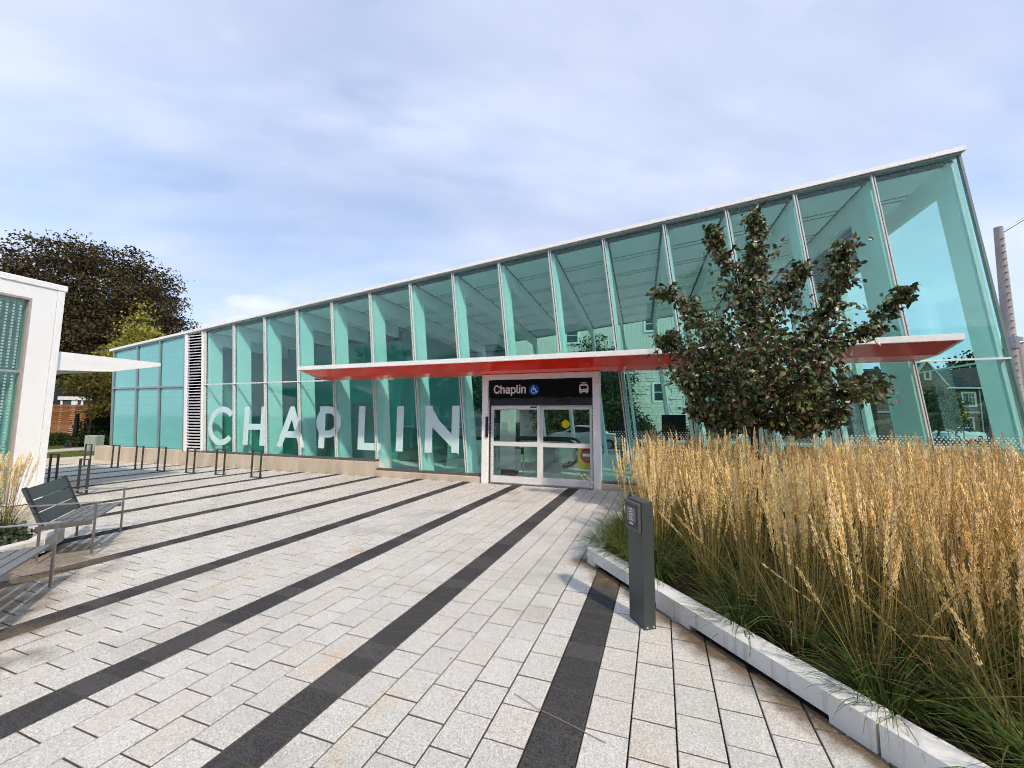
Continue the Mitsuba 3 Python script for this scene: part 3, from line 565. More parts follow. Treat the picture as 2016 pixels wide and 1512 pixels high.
def plumes(n, h0, h1, lean, seed, r0=0.10, spik=92):
    r = np.random.default_rng(seed); SV, SF, SC, PV, PF, PC = [], [], [], [], [], []
    so = po = 0
    for k in range(n):
        ph, rad = r.uniform(0, 2 * np.pi), r0 * math.sqrt(r.uniform(0, 1))
        H = r.uniform(h0, h1); tl = abs(r.normal(0.04, lean)); az = ph + r.normal(0, 0.6)
        if r.uniform() < 0.05: tl += r.uniform(0.25, 1.1)
        t = np.linspace(0, 1, 5); hor = H * (math.sin(tl) * t + 0.05 * lean * 10 * t ** 2.5); zz = H * math.cos(tl) * t
        cen = np.stack([rad * math.cos(ph) + hor * math.cos(az), rad * math.sin(ph) + hor * math.sin(az), zz], -1)
        v, f = tube(cen, np.linspace(0.0028, 0.0014, 5), 3, cap=False)
        col = np.array([0.46, 0.33, 0.13]) * r.uniform(0.7, 1.25); g = np.array([0.22, 0.19, 0.06])
        w = np.repeat(t, 3)[:, None]
        SV.append(v); SF.append(f + so); so += len(v); SC.append(g * (1 - w) + col * w)
        # plume: many narrow spikelets hugging the top of the stem
        pl = r.uniform(0.26, 0.42); m = spik
        s = r.uniform(0, 1, m) ** 0.9; hh = 1 - pl / H * (1 - s); d = cen[-1] - cen[-2]; d /= np.linalg.norm(d)
        c0 = np.stack([np.interp(hh, t, cen[:, a]) for a in range(3)], -1)
        fat = 0.0092 * np.sin(np.pi * np.clip(0.12 + 0.86 * s, 0, 1)) ** 0.7 + 0.003
        a = r.uniform(0, 2 * np.pi, m); out = np.stack([np.cos(a), np.sin(a), 0 * a], -1)
        p = c0 + out * (fat * r.uniform(0.1, 1.0, m))[:, None]
        ax = d[None] + out * r.uniform(0.02, 0.26, m)[:, None]; ax /= np.linalg.norm(ax, axis=1, keepdims=True)
        L = r.uniform(0.016, 0.034, m)[:, None]; sd = np.cross(ax, np.roll(out, 1, axis=1) + 0.01); sd /= np.linalg.norm(sd, axis=1, keepdims=True)
        W = r.uniform(0.0022, 0.0044, m)[:, None]
        v = np.stack([p - sd * W, p + sd * W, p + ax * L], 1).reshape(-1, 3)
        PV.append(v); PF.append(np.arange(len(v)).reshape(-1, 3) + po); po += len(v)
        pc = np.array([0.94, 0.74, 0.41]) * r.uniform(0.72, 1.2) * np.array([1, r.uniform(0.93, 1.05), r.uniform(0.75, 1.08)])
        PC.append(np.repeat(pc[None] * r.uniform(0.7, 1.25, (m, 1)), 3, axis=0))
    return (np.vstack(SV), np.vstack(SF), np.vstack(SC)), (np.vstack(PV), np.vstack(PF), np.vstack(PC))
GREEN = [(0.075, 0.14, 0.038), (0.11, 0.18, 0.045), (0.055, 0.105, 0.032), (0.16, 0.18, 0.06)]
STRAW = [(0.36, 0.27, 0.11), (0.17, 0.15, 0.05), (0.38, 0.29, 0.13), (0.11, 0.12, 0.035)]
def mk(v, f, c, mat='thinleaf'): return mikit.ply(trimesh.Trimesh(v, f, process=False), 'mat_' + mat, color=c)
tallp, lowp = [], []
for s in range(5):
    st, pl = plumes(36, 0.92, 1.46, 0.062, 100 + s)
    b1 = grass_blades(60, 0.85, 0.42, 0.95, 0.0085, STRAW, 200 + s, 0.11); b2 = grass_blades(62, 0.66, 0.6, 1.25, 0.0105, GREEN, 250 + s, 0.12)
    tallp.append({'leaf': mk(np.vstack([b1[0], b2[0]]), np.vstack([b1[1], b2[1] + len(b1[0])]), np.vstack([b1[2], b2[2]])), 'stem': mk(*st, 'matte'), 'plume': mk(*pl, 'matte')})
for s in range(4):
    b = grass_blades(190, 0.66, 0.75, 1.4, 0.0115, GREEN, 300 + s, 0.12, 6)
    e = grass_blades(40, 0.62, 0.7, 1.1, 0.006, STRAW[:3], 340 + s, 0.13, 6)
    lowp.append({'leaf': mk(np.vstack([b[0], e[0]]), np.vstack([b[1], e[1] + len(b[0])]), np.vstack([b[2], e[2]]))})
def clump(name, proto, x, y, z, ang, sc, sz, label, group):
    k = thing(name, label, 'grass plant', group)
    for part, d in proto.items(): scene[f'{k}__{part}'] = {**d, 'to_world': T().translate([x, y, z]).rotate([0, 0, 1], ang).scale([sc, sc, sz])}
gr = np.random.default_rng(5)
front = LineString([(-0.655, 4.775), (1.13, 2.62), (4.6, -1.35)])
inner = PLANT.buffer(-0.30)
pts = []
for gx in np.arange(-1, 8.6, 0.40):
    for gy in np.arange(-2, 9, 0.40):
        x, y = gx + gr.uniform(-0.13, 0.13), gy + gr.uniform(-0.13, 0.13)
        if not inner.contains(Point(x, y)): continue
        z = in_view(x, y); dpt = np.array([x, y, 0.6]) - EYE; depth = dpt @ FWD
        if depth < 0.3: continue
        u = 740 * (dpt @ np.cross(FWD, _up)) / depth
        if u > 1400: continue
        fd = front.distance(Point(x, y))
        if math.hypot(x - 1.84, y - 5.85) < 0.36: continue
        if LineString([(0.95, 4.2), (1.62, 6.75)]).distance(Point(x, y)) < 0.27 or LineString([(1.3, 4.6), (1.75, 5.7)]).distance(Point(x, y)) < 0.12:
            if gr.uniform() < 0.8: continue
        pts.append((x, y, fd))
for x, y, fd in pts:
    low = (fd < 0.42 and gr.uniform() < 0.6) or (x < -0.15 and y < 5.9)
    if low:
        clump('sedge_clump', lowp[gr.integers(4)], x, y, 0.06, gr.uniform(0, 360), gr.uniform(0.8, 1.05), gr.uniform(0.75, 1.05),
              'low arching green grass mound along the white kerb of the bed', 'green grass mounds along the kerb')
    else:
        clump('reed_grass_clump', tallp[gr.integers(5)], x, y, 0.06, gr.uniform(0, 360), gr.uniform(0.95, 1.15), gr.uniform(0.80, 1.10) * (0.93 if y > 7 else 1.0),
              'upright feather reed grass with straw coloured plumes filling the bed', 'reed grasses in the bed')
for x, y in ((-0.42, 4.98), (-0.12, 4.72), (0.12, 4.36), (0.72, 3.62), (1.3, 2.9), (1.9, 2.2), (-0.30, 5.5)):
    clump('sedge_clump', lowp[gr.integers(4)], x, y, 0.05, gr.uniform(0, 360), gr.uniform(0.75, 0.95), gr.uniform(0.7, 0.9),
          'low arching green grass mound along the white kerb of the bed', 'green grass mounds along the kerb')
ic = trimesh.creation.icosphere(subdivisions=4); v = np.array(ic.vertices)
v = v * np.array([0.27, 0.22, 0.24]) * (1 + 0.35 * (meshkit.fbm(v * 1.7 + 3, 4, 2)[:, None] - 0.5))
tag(put('boulder', (v + np.array([1.84, 5.85, 0.20]), np.array(ic.faces)), 'rock', smooth=30), 'pale rounded boulder half hidden among the reed grasses', 'boulder')

# ------------------------------------------------------------------ trees
LEAF = (np.array([[0, 0, 0], [0.3, -0.30, 0.07], [0.3, 0.30, 0.07], [0.68, -0.20, 0.03], [0.68, 0.20, 0.03], [1, 0, -0.16], [0.35, 0, 0], [0.7, 0, -0.03]]),
        np.array([[0, 1, 6], [0, 6, 2], [1, 3, 7], [1, 7, 6], [2, 6, 7], [2, 7, 4], [3, 5, 7], [4, 7, 5]]))
TINY = (np.array([[0, 0, 0], [0.5, -0.34, 0.05], [1, 0, -0.1], [0.5, 0.34, 0.05]]), np.array([[0, 1, 2], [0, 2, 3]]))
def leaves(P, size, cols, seed, tmpl=TINY, down=0.3, outward=None):
    r = np.random.default_rng(seed); n = len(P); tv, tf = tmpl
    d = r.normal(0, 1, (n, 3)); d /= np.linalg.norm(d, axis=1, keepdims=True)
    if outward is not None: d = d + outward
    d[:, 2] -= down; d /= np.linalg.norm(d, axis=1, keepdims=True)
    s = np.cross(d, r.normal(0, 1, (n, 3))); s /= np.linalg.norm(s, axis=1, keepdims=True); u = np.cross(d, s)
    flip = np.sign(u[:, 2:] + 1e-9); u *= flip; s *= flip
    L = size * r.uniform(0.65, 1.2, n); curl = r.uniform(0.3, 2.2, n)
    V = P[:, None] + L[:, None, None] * (tv[None, :, :1] * d[:, None] + tv[None, :, 1:2] * s[:, None] + (tv[None, :, 2:] * curl[:, None, None]) * u[:, None])
    F = tf[None] + (np.arange(n) * len(tv))[:, None, None]
    c = np.array(cols)[r.integers(0, len(cols), n)] * r.uniform(0.65, 1.4, n)[:, None]
    return V.reshape(-1, 3), F.reshape(-1, 3), np.repeat(c, len(tv), axis=0)
def put_leaves(name, V, F, Cc, mat, parent):
    k = f'{parent}__{name}'; scene[k] = mk(V, F, Cc, mat); return k
# young pear in the bed
PT = thing('pear_tree', 'young pear tree with dark bronze green leaves standing in the grass bed', 'tree')
Y0 = 7.0
put('trunk', tube([(1.71, Y0, 0.0), (1.70, Y0, 0.7), (1.715, Y0, 1.4), (1.74, Y0, 2.2), (1.78, Y0, 3.2), (1.85, Y0, 4.4), (1.85, Y0, 5.05)], [0.072, 0.062, 0.056, 0.045, 0.033, 0.018, 0.006], 10), 'bark', parent=PT, smooth=True)
LIMB = [  # polyline (x, dy, z), leaf radius at start and end, leaves
    ([(1.74, 0, 2.2), (1.80, 0, 3.3), (1.86, 0, 4.3), (1.85, 0, 5.18)], 0.50, 0.10, 620),
    ([(1.76, 0, 3.0), (1.55, -0.1, 4.0), (1.25, -0.2, 4.6), (1.17, -0.2, 4.85)], 0.28, 0.11, 300),
    ([(1.74, 0, 2.2), (1.2, -0.3, 3.0), (0.75, -0.4, 3.55), (0.36, -0.4, 3.84)], 0.34, 0.12, 340),
    ([(1.74, 0, 2.3), (1.1, 0.2, 2.7), (0.6, 0.1, 3.05), (0.42, 0.1, 3.1)], 0.36, 0.15, 330),
    ([(1.73, 0, 1.9), (1.1, -0.2, 2.2), (0.62, -0.3, 2.5)], 0.40, 0.16, 380),
    ([(1.72, 0, 1.6), (1.2, 0.1, 1.75), (0.95, 0.1, 1.85)], 0.34, 0.22, 330),
    ([(1.74, 0, 2.2), (2.2, -0.2, 2.8), (2.6, -0.3, 3.3), (2.85, -0.3, 3.85), (2.86, -0.3, 4.28)], 0.36, 0.13, 520),
    ([(2.2, -0.1, 2.8), (2.8, -0.1, 2.98), (3.3, 0, 3.12), (3.58, 0, 3.45), (3.76, 0, 3.66)], 0.26, 0.06, 260),
    ([(1.74, 0, 2.0), (2.5, 0.2, 2.15), (3.1, 0.2, 2.2), (3.38, 0.2, 2.28)], 0.42, 0.14, 520),
    ([(1.72, 0, 1.6), (2.2, 0.0, 1.7), (2.8, 0.0, 1.78)], 0.32, 0.16, 380),
    ([(1.78, 0, 2.9), (2.2, 0.2, 3.7), (2.52, 0.2, 4.2)], 0.30, 0.16, 300),
    ([(1.73, 0, 1.8), (1.6, -0.7, 2.2), (1.6, -1.0, 2.7)], 0.50, 0.3, 380),
    ([(1.73, 0, 1.8), (2.1, -0.7, 2.3), (2.3, -0.9, 2.6)], 0.46, 0.25, 300),
    ([(1.73, 0, 1.8), (1.6, 0.7, 2.3), (1.6, 1.0, 2.8)], 0.45, 0.3, 260),
    ([(1.72, 0, 1.5), (1.45, -0.3, 1.55), (1.35, -0.4, 1.6)], 0.28, 0.2, 220),
]
LP, TWG = [], []
for pl, ra, rb, n in LIMB:
    p = np.array(pl) + np.array([0, Y0, 0]); p = p if True else p
    t = np.linspace(0, 1, len(p)); tt = np.linspace(0, 1, 9); q = np.stack([np.interp(tt, t, p[:, a]) for a in range(3)], -1)
    q[1:-1] += rng.normal(0, 0.02, (7, 3))
    put('branch', tube(q, np.linspace(0.022, 0.004, 9), 6), 'bark', parent=PT, smooth=True)
    ld = q[-1] - q[0]; ld /= np.linalg.norm(ld)
    for k in range(int(n * 2.0 / 8)):
        s = rng.uniform(0.12, 1.02) ** 0.8; c = np.array([np.interp(s, tt, q[:, a]) for a in range(3)]); R = (ra + (rb - ra) * min(s, 1)) * rng.choice([0.55, 0.85, 1.15, 1.6], p=[0.3, 0.3, 0.28, 0.12])
        d = rng.normal(0, 1, 3); d = d / np.linalg.norm(d) + 0.45 * ld + np.array([0, 0, 0.25]); d /= np.linalg.norm(d); e = c + d * (R + 0.04)
        w = rng.uniform(0.15, 1.08, 8)[:, None]; LP.append(c + (e - c) * w + rng.normal(0, 0.030, (8, 3)))
        if e[2] > 1.6: TWG.append(tube([c, (c + e) / 2 + rng.normal(0, 0.015, 3), e], [0.005, 0.004, 0.002], 3, cap=False))
for cx_, cy_, cz_, ax_, ay_, az_, n in ((1.72, 6.95, 2.60, 0.95, 0.9, 0.85, 1300), (1.75, 7.0, 1.98, 0.98, 0.85, 0.48, 1050), (1.85, 7.0, 3.4, 0.50, 0.5, 0.75, 620), (2.70, 7.1, 2.15, 0.75, 0.6, 0.34, 700), (0.95, 6.95, 2.65, 0.48, 0.45, 0.60, 560), (2.55, 6.9, 2.85, 0.42, 0.4, 0.50, 420), (2.3, 7.0, 1.72, 0.6, 0.5, 0.28, 420), (1.3, 7.0, 3.5, 0.35, 0.35, 0.45, 260)):
    for _ in range(n // 6):
        d = rng.normal(0, 1, 3); d /= np.linalg.norm(d); c = np.array([cx_, cy_, cz_]) + d * rng.uniform(0.25, 1.0) ** 0.5 * np.array([ax_, ay_, az_])
        if meshkit.fbm(c[None] * 2.6, 3, 4)[0] < 0.45: continue
        LP.append(c + d * rng.uniform(-0.1, 0.16, (6, 1)) + rng.normal(0, 0.05, (6, 3)))
LP = np.vstack(LP); LP = LP[LP[:, 2] > 1.50 + 0.22 * np.exp(-((LP[:, 0] - 1.72) / 0.3) ** 2)]
V, F, Cc = leaves(LP, 0.102, [(0.13, 0.18, 0.05), (0.10, 0.145, 0.042), (0.19, 0.115, 0.06), (0.125, 0.16, 0.055), (0.065, 0.080, 0.03), (0.11, 0.070, 0.045), (0.075, 0.090, 0.035), (0.05, 0.07, 0.028)], 11, LEAF, 0.55)
stuff(put('twig', join(*TWG), 'matte', (0.075, 0.055, 0.045), parent=PT)); put_leaves('leaf', V, F, Cc, 'leafy', PT); stuff(f'{PT}__leaf')

def blob_tree(name, label, base, trunk_h, trunk_r, blobs, n, size, cols, seed, mat='matte', branches=True, holes=0.0):
    k = thing(name, label, 'tree'); r = np.random.default_rng(seed); base = np.array(base, float)
    put('trunk', tube([base, base + [0, 0, trunk_h * 0.5], base + [0.1, 0, trunk_h]], [trunk_r, trunk_r * 0.8, trunk_r * 0.55], 9), 'bark', parent=k, smooth=True)
    P, O = [], []; vol = np.array([b[3] * b[4] * b[5] for b in blobs]) ** 0.75; vol = vol / vol.sum()
    for b, w in zip(blobs, vol):
        m = int(n * w * 1.6); d = r.normal(0, 1, (m, 3)); d /= np.linalg.norm(d, axis=1, keepdims=True)
        cl = 26; mc = max(4, m // cl); d = r.normal(0, 1, (mc, 3)); d /= np.linalg.norm(d, axis=1, keepdims=True); m = mc
        rad = r.uniform(0.25, 1, m) ** 0.45; lump = 0.78 + 0.5 * meshkit.fbm(d * 2.3 + seed, 3, seed)
        p = base + np.array(b[:3]) + d * (rad * lump)[:, None] * np.array(b[3:])
        keep = meshkit.fbm(p * (1.6 / max(size * 4, 0.5)), 3, seed + 3) > 0.38 + holes
        p, dd = np.repeat(p[keep], cl, axis=0), np.repeat(d[keep], cl, axis=0)
        P.append(p + r.normal(0, 1, p.shape) * size * np.array([1.7, 1.7, 0.75])); O.append(dd)
        if branches and b[2] > trunk_h * 0.95 + 0.3:
            c = base + np.array(b[:3]); put('branch', tube([base + [0.05, 0, trunk_h * 0.8], (base + [0, 0, trunk_h] + c) / 2, c], [trunk_r * 0.45, trunk_r * 0.3, trunk_r * 0.12], 6), 'bark', parent=k, smooth=True)
    P, O = np.vstack(P), np.vstack(O)
    V, F, Cc = leaves(P, size, cols, seed, TINY, 0.35, O * 0.7)
    put_leaves('crown', V, F, Cc, mat, k); stuff(f'{k}__crown')
    return k
PURPLE = [(0.072, 0.055, 0.034), (0.050, 0.042, 0.027), (0.10, 0.066, 0.036), (0.070, 0.074, 0.032)]
YELL = [(0.40, 0.38, 0.08), (0.30, 0.31, 0.06), (0.48, 0.42, 0.11), (0.22, 0.23, 0.05)]
OLIVE = [(0.13, 0.12, 0.035), (0.09, 0.095, 0.03), (0.17, 0.14, 0.045)]
DKG = [(0.022, 0.045, 0.018), (0.03, 0.055, 0.02), (0.018, 0.035, 0.015)]
MIDG = [(0.045, 0.085, 0.022), (0.06, 0.10, 0.03), (0.035, 0.065, 0.02)]
blob_tree('beech_tree', 'huge dark purple copper beech with a broad domed crown on the left', (-57, 22.5, -0.3), 9.0, 0.55,
          [(-1, 0, 13.5, 8.2, 8.5, 7.6), (-6, -1.5, 12.5, 5.5, 6, 5.2), (5, 2, 11.5, 5.0, 5.5, 4.6), (0, 2, 16.0, 6.5, 6, 5.0), (3, 0, 9.0, 6.5, 5, 3), (-4, 0, 9.0, 6, 5, 3), (6.5, 2.5, 13.0, 3.0, 3, 3.4)],
          66000, 0.29, PURPLE, 21, holes=0.05)
blob_tree('maple_tree', 'slim yellow green maple in front of the dark beech tree', (-34.4, 16.6, -0.2), 4.6, 0.10,
          [(0, 0, 8.7, 0.6, 0.6, 1.7), (-0.8, 0, 6.9, 0.8, 0.8, 0.9), (0.8, 0, 7.2, 0.9, 0.8, 1.0), (-1.7, -0.3, 5.8, 0.7, 0.8, 1.0), (0.2, 0, 5.8, 1.4, 1.2, 1.1), (1.4, 0.2, 6.0, 0.9, 0.9, 0.9)], 4200, 0.21, YELL, 31, mat='thinleaf', holes=0.03)
blob_tree('linden_tree', 'olive brown tree beyond the path, its crown under the small white canopy', (-31.8, 13.5, -0.2), 2.2, 0.09,
          [(0.4, 0, 3.9, 1.3, 1.1, 0.75), (-0.7, -0.3, 3.9, 0.8, 0.7, 0.5), (1.3, 0.5, 3.1, 0.9, 0.8, 0.95), (0.9, 0.1, 2.5, 0.8, 0.8, 0.5)], 3800, 0.19, OLIVE, 41, mat='thinleaf', holes=0.02)
blob_tree('spruce_tree', 'small dark spruce in front of the timber fence', (-32.4, 14.6, -0.2), 0.6, 0.08,
          [(0, 0, 1.7, 0.6, 0.6, 0.6), (0, 0, 1.2, 1.1, 1.0, 0.6), (0, 0, 0.6, 1.6, 1.4, 0.6), (1.1, 0.4, 0.5, 1.0, 0.8, 0.5)], 6500, 0.16, DKG, 51)
for i, (x, y, s, lb) in enumerate(((-35.5, 13.6, 0.9, 'yellow green shrub left of the black lamp post'), (-30.6, 15.6, 1.0, 'dark shrub behind the grey green utility cabinet'))):
    k = thing('shrub', lb, 'shrub'); r = np.random.default_rng(60 + i); m = 3000
    d = r.normal(0, 1, (m, 3)); d /= np.linalg.norm(d, axis=1, keepdims=True); d[:, 2] = abs(d[:, 2])
    V, F, Cc = leaves(np.array([x, y, -0.2]) + d * r.uniform(0.4, 1, m)[:, None] * np.array([s * 1.3, s, s * 0.95]), 0.13, MIDG if i == 0 else DKG, 70 + i)
    put_leaves('foliage', V, F, Cc, 'thinleaf', k); stuff(f'{k}__foliage')

# ------------------------------------------------------------------ bollard, racks, benches
BO = thing('control_post', 'dark grey metal control post with a button panel beside the kerb', 'post')
ang = math.degrees(math.atan2(-0.20, 0.98)) ; BC = (-0.028, 3.575, 0.0)
def post_part(n_, m, mat, col): put(n_, rot(m, BANG, BC), mat, col, parent=BO)
BANG = 33.0
post_part('body', rbox(-0.055, 0.055, -0.115, 0.115, float(gz(0)) - 0.02, 1.05, 0.004), 'satin', (0.050, 0.060, 0.060))
post_part('panel', rbox(-0.082, -0.056, -0.105, 0.105, 0.79, 1.035, 0.006), 'satin', (0.085, 0.092, 0.095))
post_part('panel_recess', rbox(-0.085, -0.0825, -0.085, 0.085, 0.815, 1.01, 0.001), 'gloss', (0.012, 0.012, 0.013))
post_part('screen', bx(-0.087, -0.0853, -0.068, 0.068, 0.865, 0.985), 'satin', (0.16, 0.165, 0.17))
for i in range(5): post_part('label_strip', bx(-0.089, -0.0872, -0.022, 0.030, 0.878 + i * 0.022, 0.888 + i * 0.022), 'matte', (0.70, 0.70, 0.70))
post_part('label_strip', bx(-0.0875, -0.0853, -0.03, 0.035, 0.843, 0.856), 'matte', (0.70, 0.70, 0.70))
for y in (-0.03, 0.03):
    post_part('bolt', rbox(y - 0.008, y + 0.008, -0.119, -0.116, 0.028, 0.044, 0.003), 'metal', (0.7, 0.7, 0.7))

def rack(x, y, label, group=None, w=0.36, h=0.80):
    k = thing('bike_rack', label, 'bike rack', group); z = float(gz(x)); c = (0.05, 0.042, 0.036)
    for s in (-1, 1): put('post', rbox(x + s * w / 2 - 0.02, x + s * w / 2 + 0.02, y - 0.02, y + 0.02, z, z + h, 0.004), 'satin', c, parent=k)
    put('top_bar', bx(x - w / 2 + 0.021, x + w / 2 - 0.021, y - 0.018, y + 0.018, z + h - 0.022, z + h - 0.002), 'satin', c, parent=k)
    put('base_plate', bx(x - w / 2 - 0.03, x + w / 2 + 0.03, y - 0.05, y + 0.05, z + 0.003, z + 0.012), 'satin', c, parent=k)
for x in (-10.88, -12.42, -13.8, -15.25, -16.45, -17.8, -19.5):
    rack(x, 8.3, 'slim dark metal bike rack on a black stripe in the row along the concrete plinth', 'bike racks along the plinth')
rack(-12.42, 5.25, 'dark metal bike rack directly behind the back of the bench'); rack(-14.9, 5.7, 'dark metal bike rack beside the corner of the white kiosk')

LN, NR = np.array([-0.79, 0.61, 0]), np.array([0.61, 0.79, 0])
def bench(o, label, L=1.18):
    k = thing('bench', label, 'bench'); o = np.array(o, float)
    P = lambda s, b, z: o + LN * s - NR * b + np.array([0, 0, z])
    ST_, PL = (0.42, 0.40, 0.38), (0.13, 0.14, 0.15)
    for s in (0.0, L):
        put('leg', bar(P(s, 0, 0), P(s, 0, 0.645), 0.012, 0.024, NR), 'metal', ST_, parent=k)
        put('leg', bar(P(s, 0.46, 0), P(s, 0.46, 0.44), 0.012, 0.024, NR), 'metal', ST_, parent=k)
        put('armrest', bar(P(s, -0.025, 0.65), P(s, 0.58, 0.66), 0.038, 0.012), 'metal', (0.75, 0.75, 0.74), parent=k)
        put('side_rail', bar(P(s, 0.02, 0.40), P(s, 0.50, 0.385), 0.014, 0.05), 'metal', ST_, parent=k)
        put('back_stay', bar(P(s + (0.04 if s == 0 else -0.04), 0.45, 0.38), P(s + (0.04 if s == 0 else -0.04), 0.635, 0.88), 0.012, 0.045, NR), 'metal', (0.12, 0.13, 0.13), parent=k)
    for i in range(4): put('seat_slat', bar(P(0.02, 0.055 + i * 0.108, 0.43 - i * 0.006), P(L - 0.02, 0.055 + i * 0.108, 0.43 - i * 0.006), 0.086, 0.022), 'satin', PL, parent=k)
    bd = np.array([-0.19 * NR[0], -0.19 * NR[1], 0.5]); bd /= np.linalg.norm(bd)
    for i in range(3):
        t = 0.09 + i * 0.165
        a, b = P(0.0, 0.455, 0.40) + bd * t, P(L, 0.455, 0.40) + bd * t
        put('back_slat', bar(a, b, 0.022, 0.152, bd), 'satin', (0.075, 0.085, 0.09), parent=k)
bench((-6.63, 2.95, 0.0), 'metal bench with grey slats and backrest nearest the white kiosk')
bench((-6.63 + 0.79 * 2.30, 2.95 - 0.61 * 2.30, 0.0), 'metal bench cut off by the lower left edge of the photo')

TW = thing('dry_stalk', 'thin dry grass stalk lying across the nearest dark paving stripe', 'stalk')
put('stem', tube([(-0.80, 2.42, 0.018), (-0.62, 2.34, 0.022), (-0.45, 2.30, 0.020), (-0.22, 2.23, 0.024)], 0.0022, 5), 'matte', (0.30, 0.24, 0.15), parent=TW)
lr = np.random.default_rng(12)
for (x, y, lb) in ((0.62, 3.02, 'curled brown fallen leaf on the paving close to the kerb'), (-0.33, 4.05, 'small pale fallen leaf on the dark stripe by the post'), (-1.35, 2.6, 'fallen leaf lying between two dark stripes'), (-3.8, 2.35, 'straw coloured leaf on the dark stripe at the left'), (-4.6, 3.5, 'small dry leaf on the paving before the benches'), (-0.9, 4.55, 'brown leaf washed against the corner of the kerb')):
    V, F, Cc = leaves(np.array([[x, y, float(gz(x)) + 0.012]]), 0.05, [(0.30, 0.20, 0.10)], int(lr.integers(999)), LEAF, 0.0)
    V[:, 2] = gz(x) + 0.004 + 0.25 * np.clip(V[:, 2] - V[:, 2].min(), 0, 0.03)
    k = tag(key('fallen_leaf'), lb, 'leaf'); scene[k] = mk(V, F, Cc, 'matte')

# ------------------------------------------------------------------ kiosk on the left
KI = thing('kiosk', 'white framed glass kiosk on the left with dotted glazing and a white canopy', 'kiosk')
kx, ky, kh = -11.73, 4.37, 4.40
put('frame', join(bx(kx - 0.28, kx, 3.93, 4.26, -0.03, kh), bx(kx - 0.28, kx, -2.0, 3.93, 4.13, kh)), 'white_metal', parent=KI)
put('corner_trim', bx(kx - 0.30, kx + 0.012, 4.268, 4.37, -0.03, kh), 'white_metal', parent=KI)
put('window_trim', join(bx(kx - 0.24, kx - 0.004, 3.895, 3.928, 0.05, 4.128), bx(kx - 0.24, kx - 0.004, -2, 3.895, 4.09, 4.128)), 'satin', (0.42, 0.36, 0.34), parent=KI)
put('coping', rbox(-17.5, kx + 0.03, -2.0, 4.40, kh + 0.004, kh + 0.13, 0.012), 'white_metal', parent=KI)
put('north_wall', bx(-17.4, kx - 0.305, 4.2, 4.36, -0.03, kh), 'white_metal', parent=KI)
put('back_wall', bx(-16.2, -16.0, -2, 4.2, 0, 4.3), 'satin', (0.03, 0.04, 0.05), parent=KI)
put('floor', bx(-16, kx - 0.3, -2, 4.2, 0.02, 0.06), 'pale_concrete', parent=KI)
put('transom', bx(kx - 0.12, kx - 0.05, -2, 3.893, 2.60, 2.64), 'metal', (0.7, 0.72, 0.72), parent=KI)
for y0, y1 in ((-2, 3.89),):
    put('pane', quad((kx - 0.09, y0, 0.05), (kx - 0.09, y1, 0.05), (kx - 0.09, y1, 2.60), (kx - 0.09, y0, 2.60)), 'glass', parent=KI)
    put('pane', quad((kx - 0.09, y0, 2.64), (kx - 0.09, y1, 2.64), (kx - 0.09, y1, 4.10), (kx - 0.09, y0, 4.10)), 'glass', parent=KI)
dd = [disc((kx - 0.085, y, z), 0.020, 6, 'x') for i, y in enumerate(np.arange(2.2, 3.88, 0.085)) for z in np.arange(0.1 , 4.08, 0.062) if abs(z - 2.62) > 0.04]
stuff(put('frit_dots', join(*dd), 'matte', (0.40, 0.58, 0.58), parent=KI))
for y in (3.2, 2.3, 1.3): put('column', bx(kx - 0.75, kx - 0.45, y - 0.16, y + 0.16, 0.05, 4.1), 'white_steel', parent=KI)
cp = f'{KI}__canopy'
put('wedge', prof_x(Polygon([(4.374, 3.10), (4.374, 2.72), (5.28, 2.79), (6.20, 3.045), (6.20, 3.10)]), -17.0, -11.86), 'satin', (0.30, 0.33, 0.27), parent=cp)
put('end_trim', prof_x(Polygon([(4.374, 3.115), (4.374, 2.71), (5.28, 2.78), (6.22, 3.035), (6.22, 3.115)]), -11.858, -11.80), 'white_metal', parent=cp)
put('edge_trim', bx(-17.0, -11.858, 6.202, 6.25, 3.03, 3.115), 'white_metal', parent=cp)
KL = thing('bed_kerb', 'short pale kerb of the small planting bed behind the benches', 'kerb')
kerb(KL, [(-7.27, 2.78), (-7.74, 3.14)], 0.17, 0.17, 0.7, slots=False); kerb(KL, [(-6.4, -0.9), (-7.27, 2.77)], 0.17, 0.17, 1.3, slots=False); kerb(KL, [(-7.74, 3.14), (-9.3, 3.1)], 0.17, 0.17, 0.8, slots=False)
struct('small_bed', sheet(LEFTBED.buffer(-0.1), 0.06, 0.4), 'soil')
k = thing('groundcover_plant', 'low dark green evergreen ground cover in the small bed behind the benches', 'plant'); r = np.random.default_rng(3)
P = []
for _ in range(3600):
    p = r.uniform([-9.6, 1.0], [-6.9, 3.2])
    if LEFTBED.buffer(-0.16).contains(Point(*p)): P.append((p[0], p[1], 0.06 + r.uniform(0, 0.20)))
V, F, Cc = leaves(np.array(P), 0.07, [(0.03, 0.05, 0.02), (0.04, 0.065, 0.03), (0.12, 0.14, 0.12), (0.025, 0.04, 0.02)], 4)
put_leaves('foliage', V, F, Cc, 'leafy', k); stuff(f'{k}__foliage')
for x, y in ((-8.42, 2.80), (-8.78, 2.72), (-8.60, 2.42), (-9.0, 2.3)):
    clump('reed_grass_clump', tallp[2], x, y, 0.05, 40, 0.95, 0.80, 'reed grass with faded plumes in the small bed before the kiosk glass', 'reed grasses beside the kiosk')
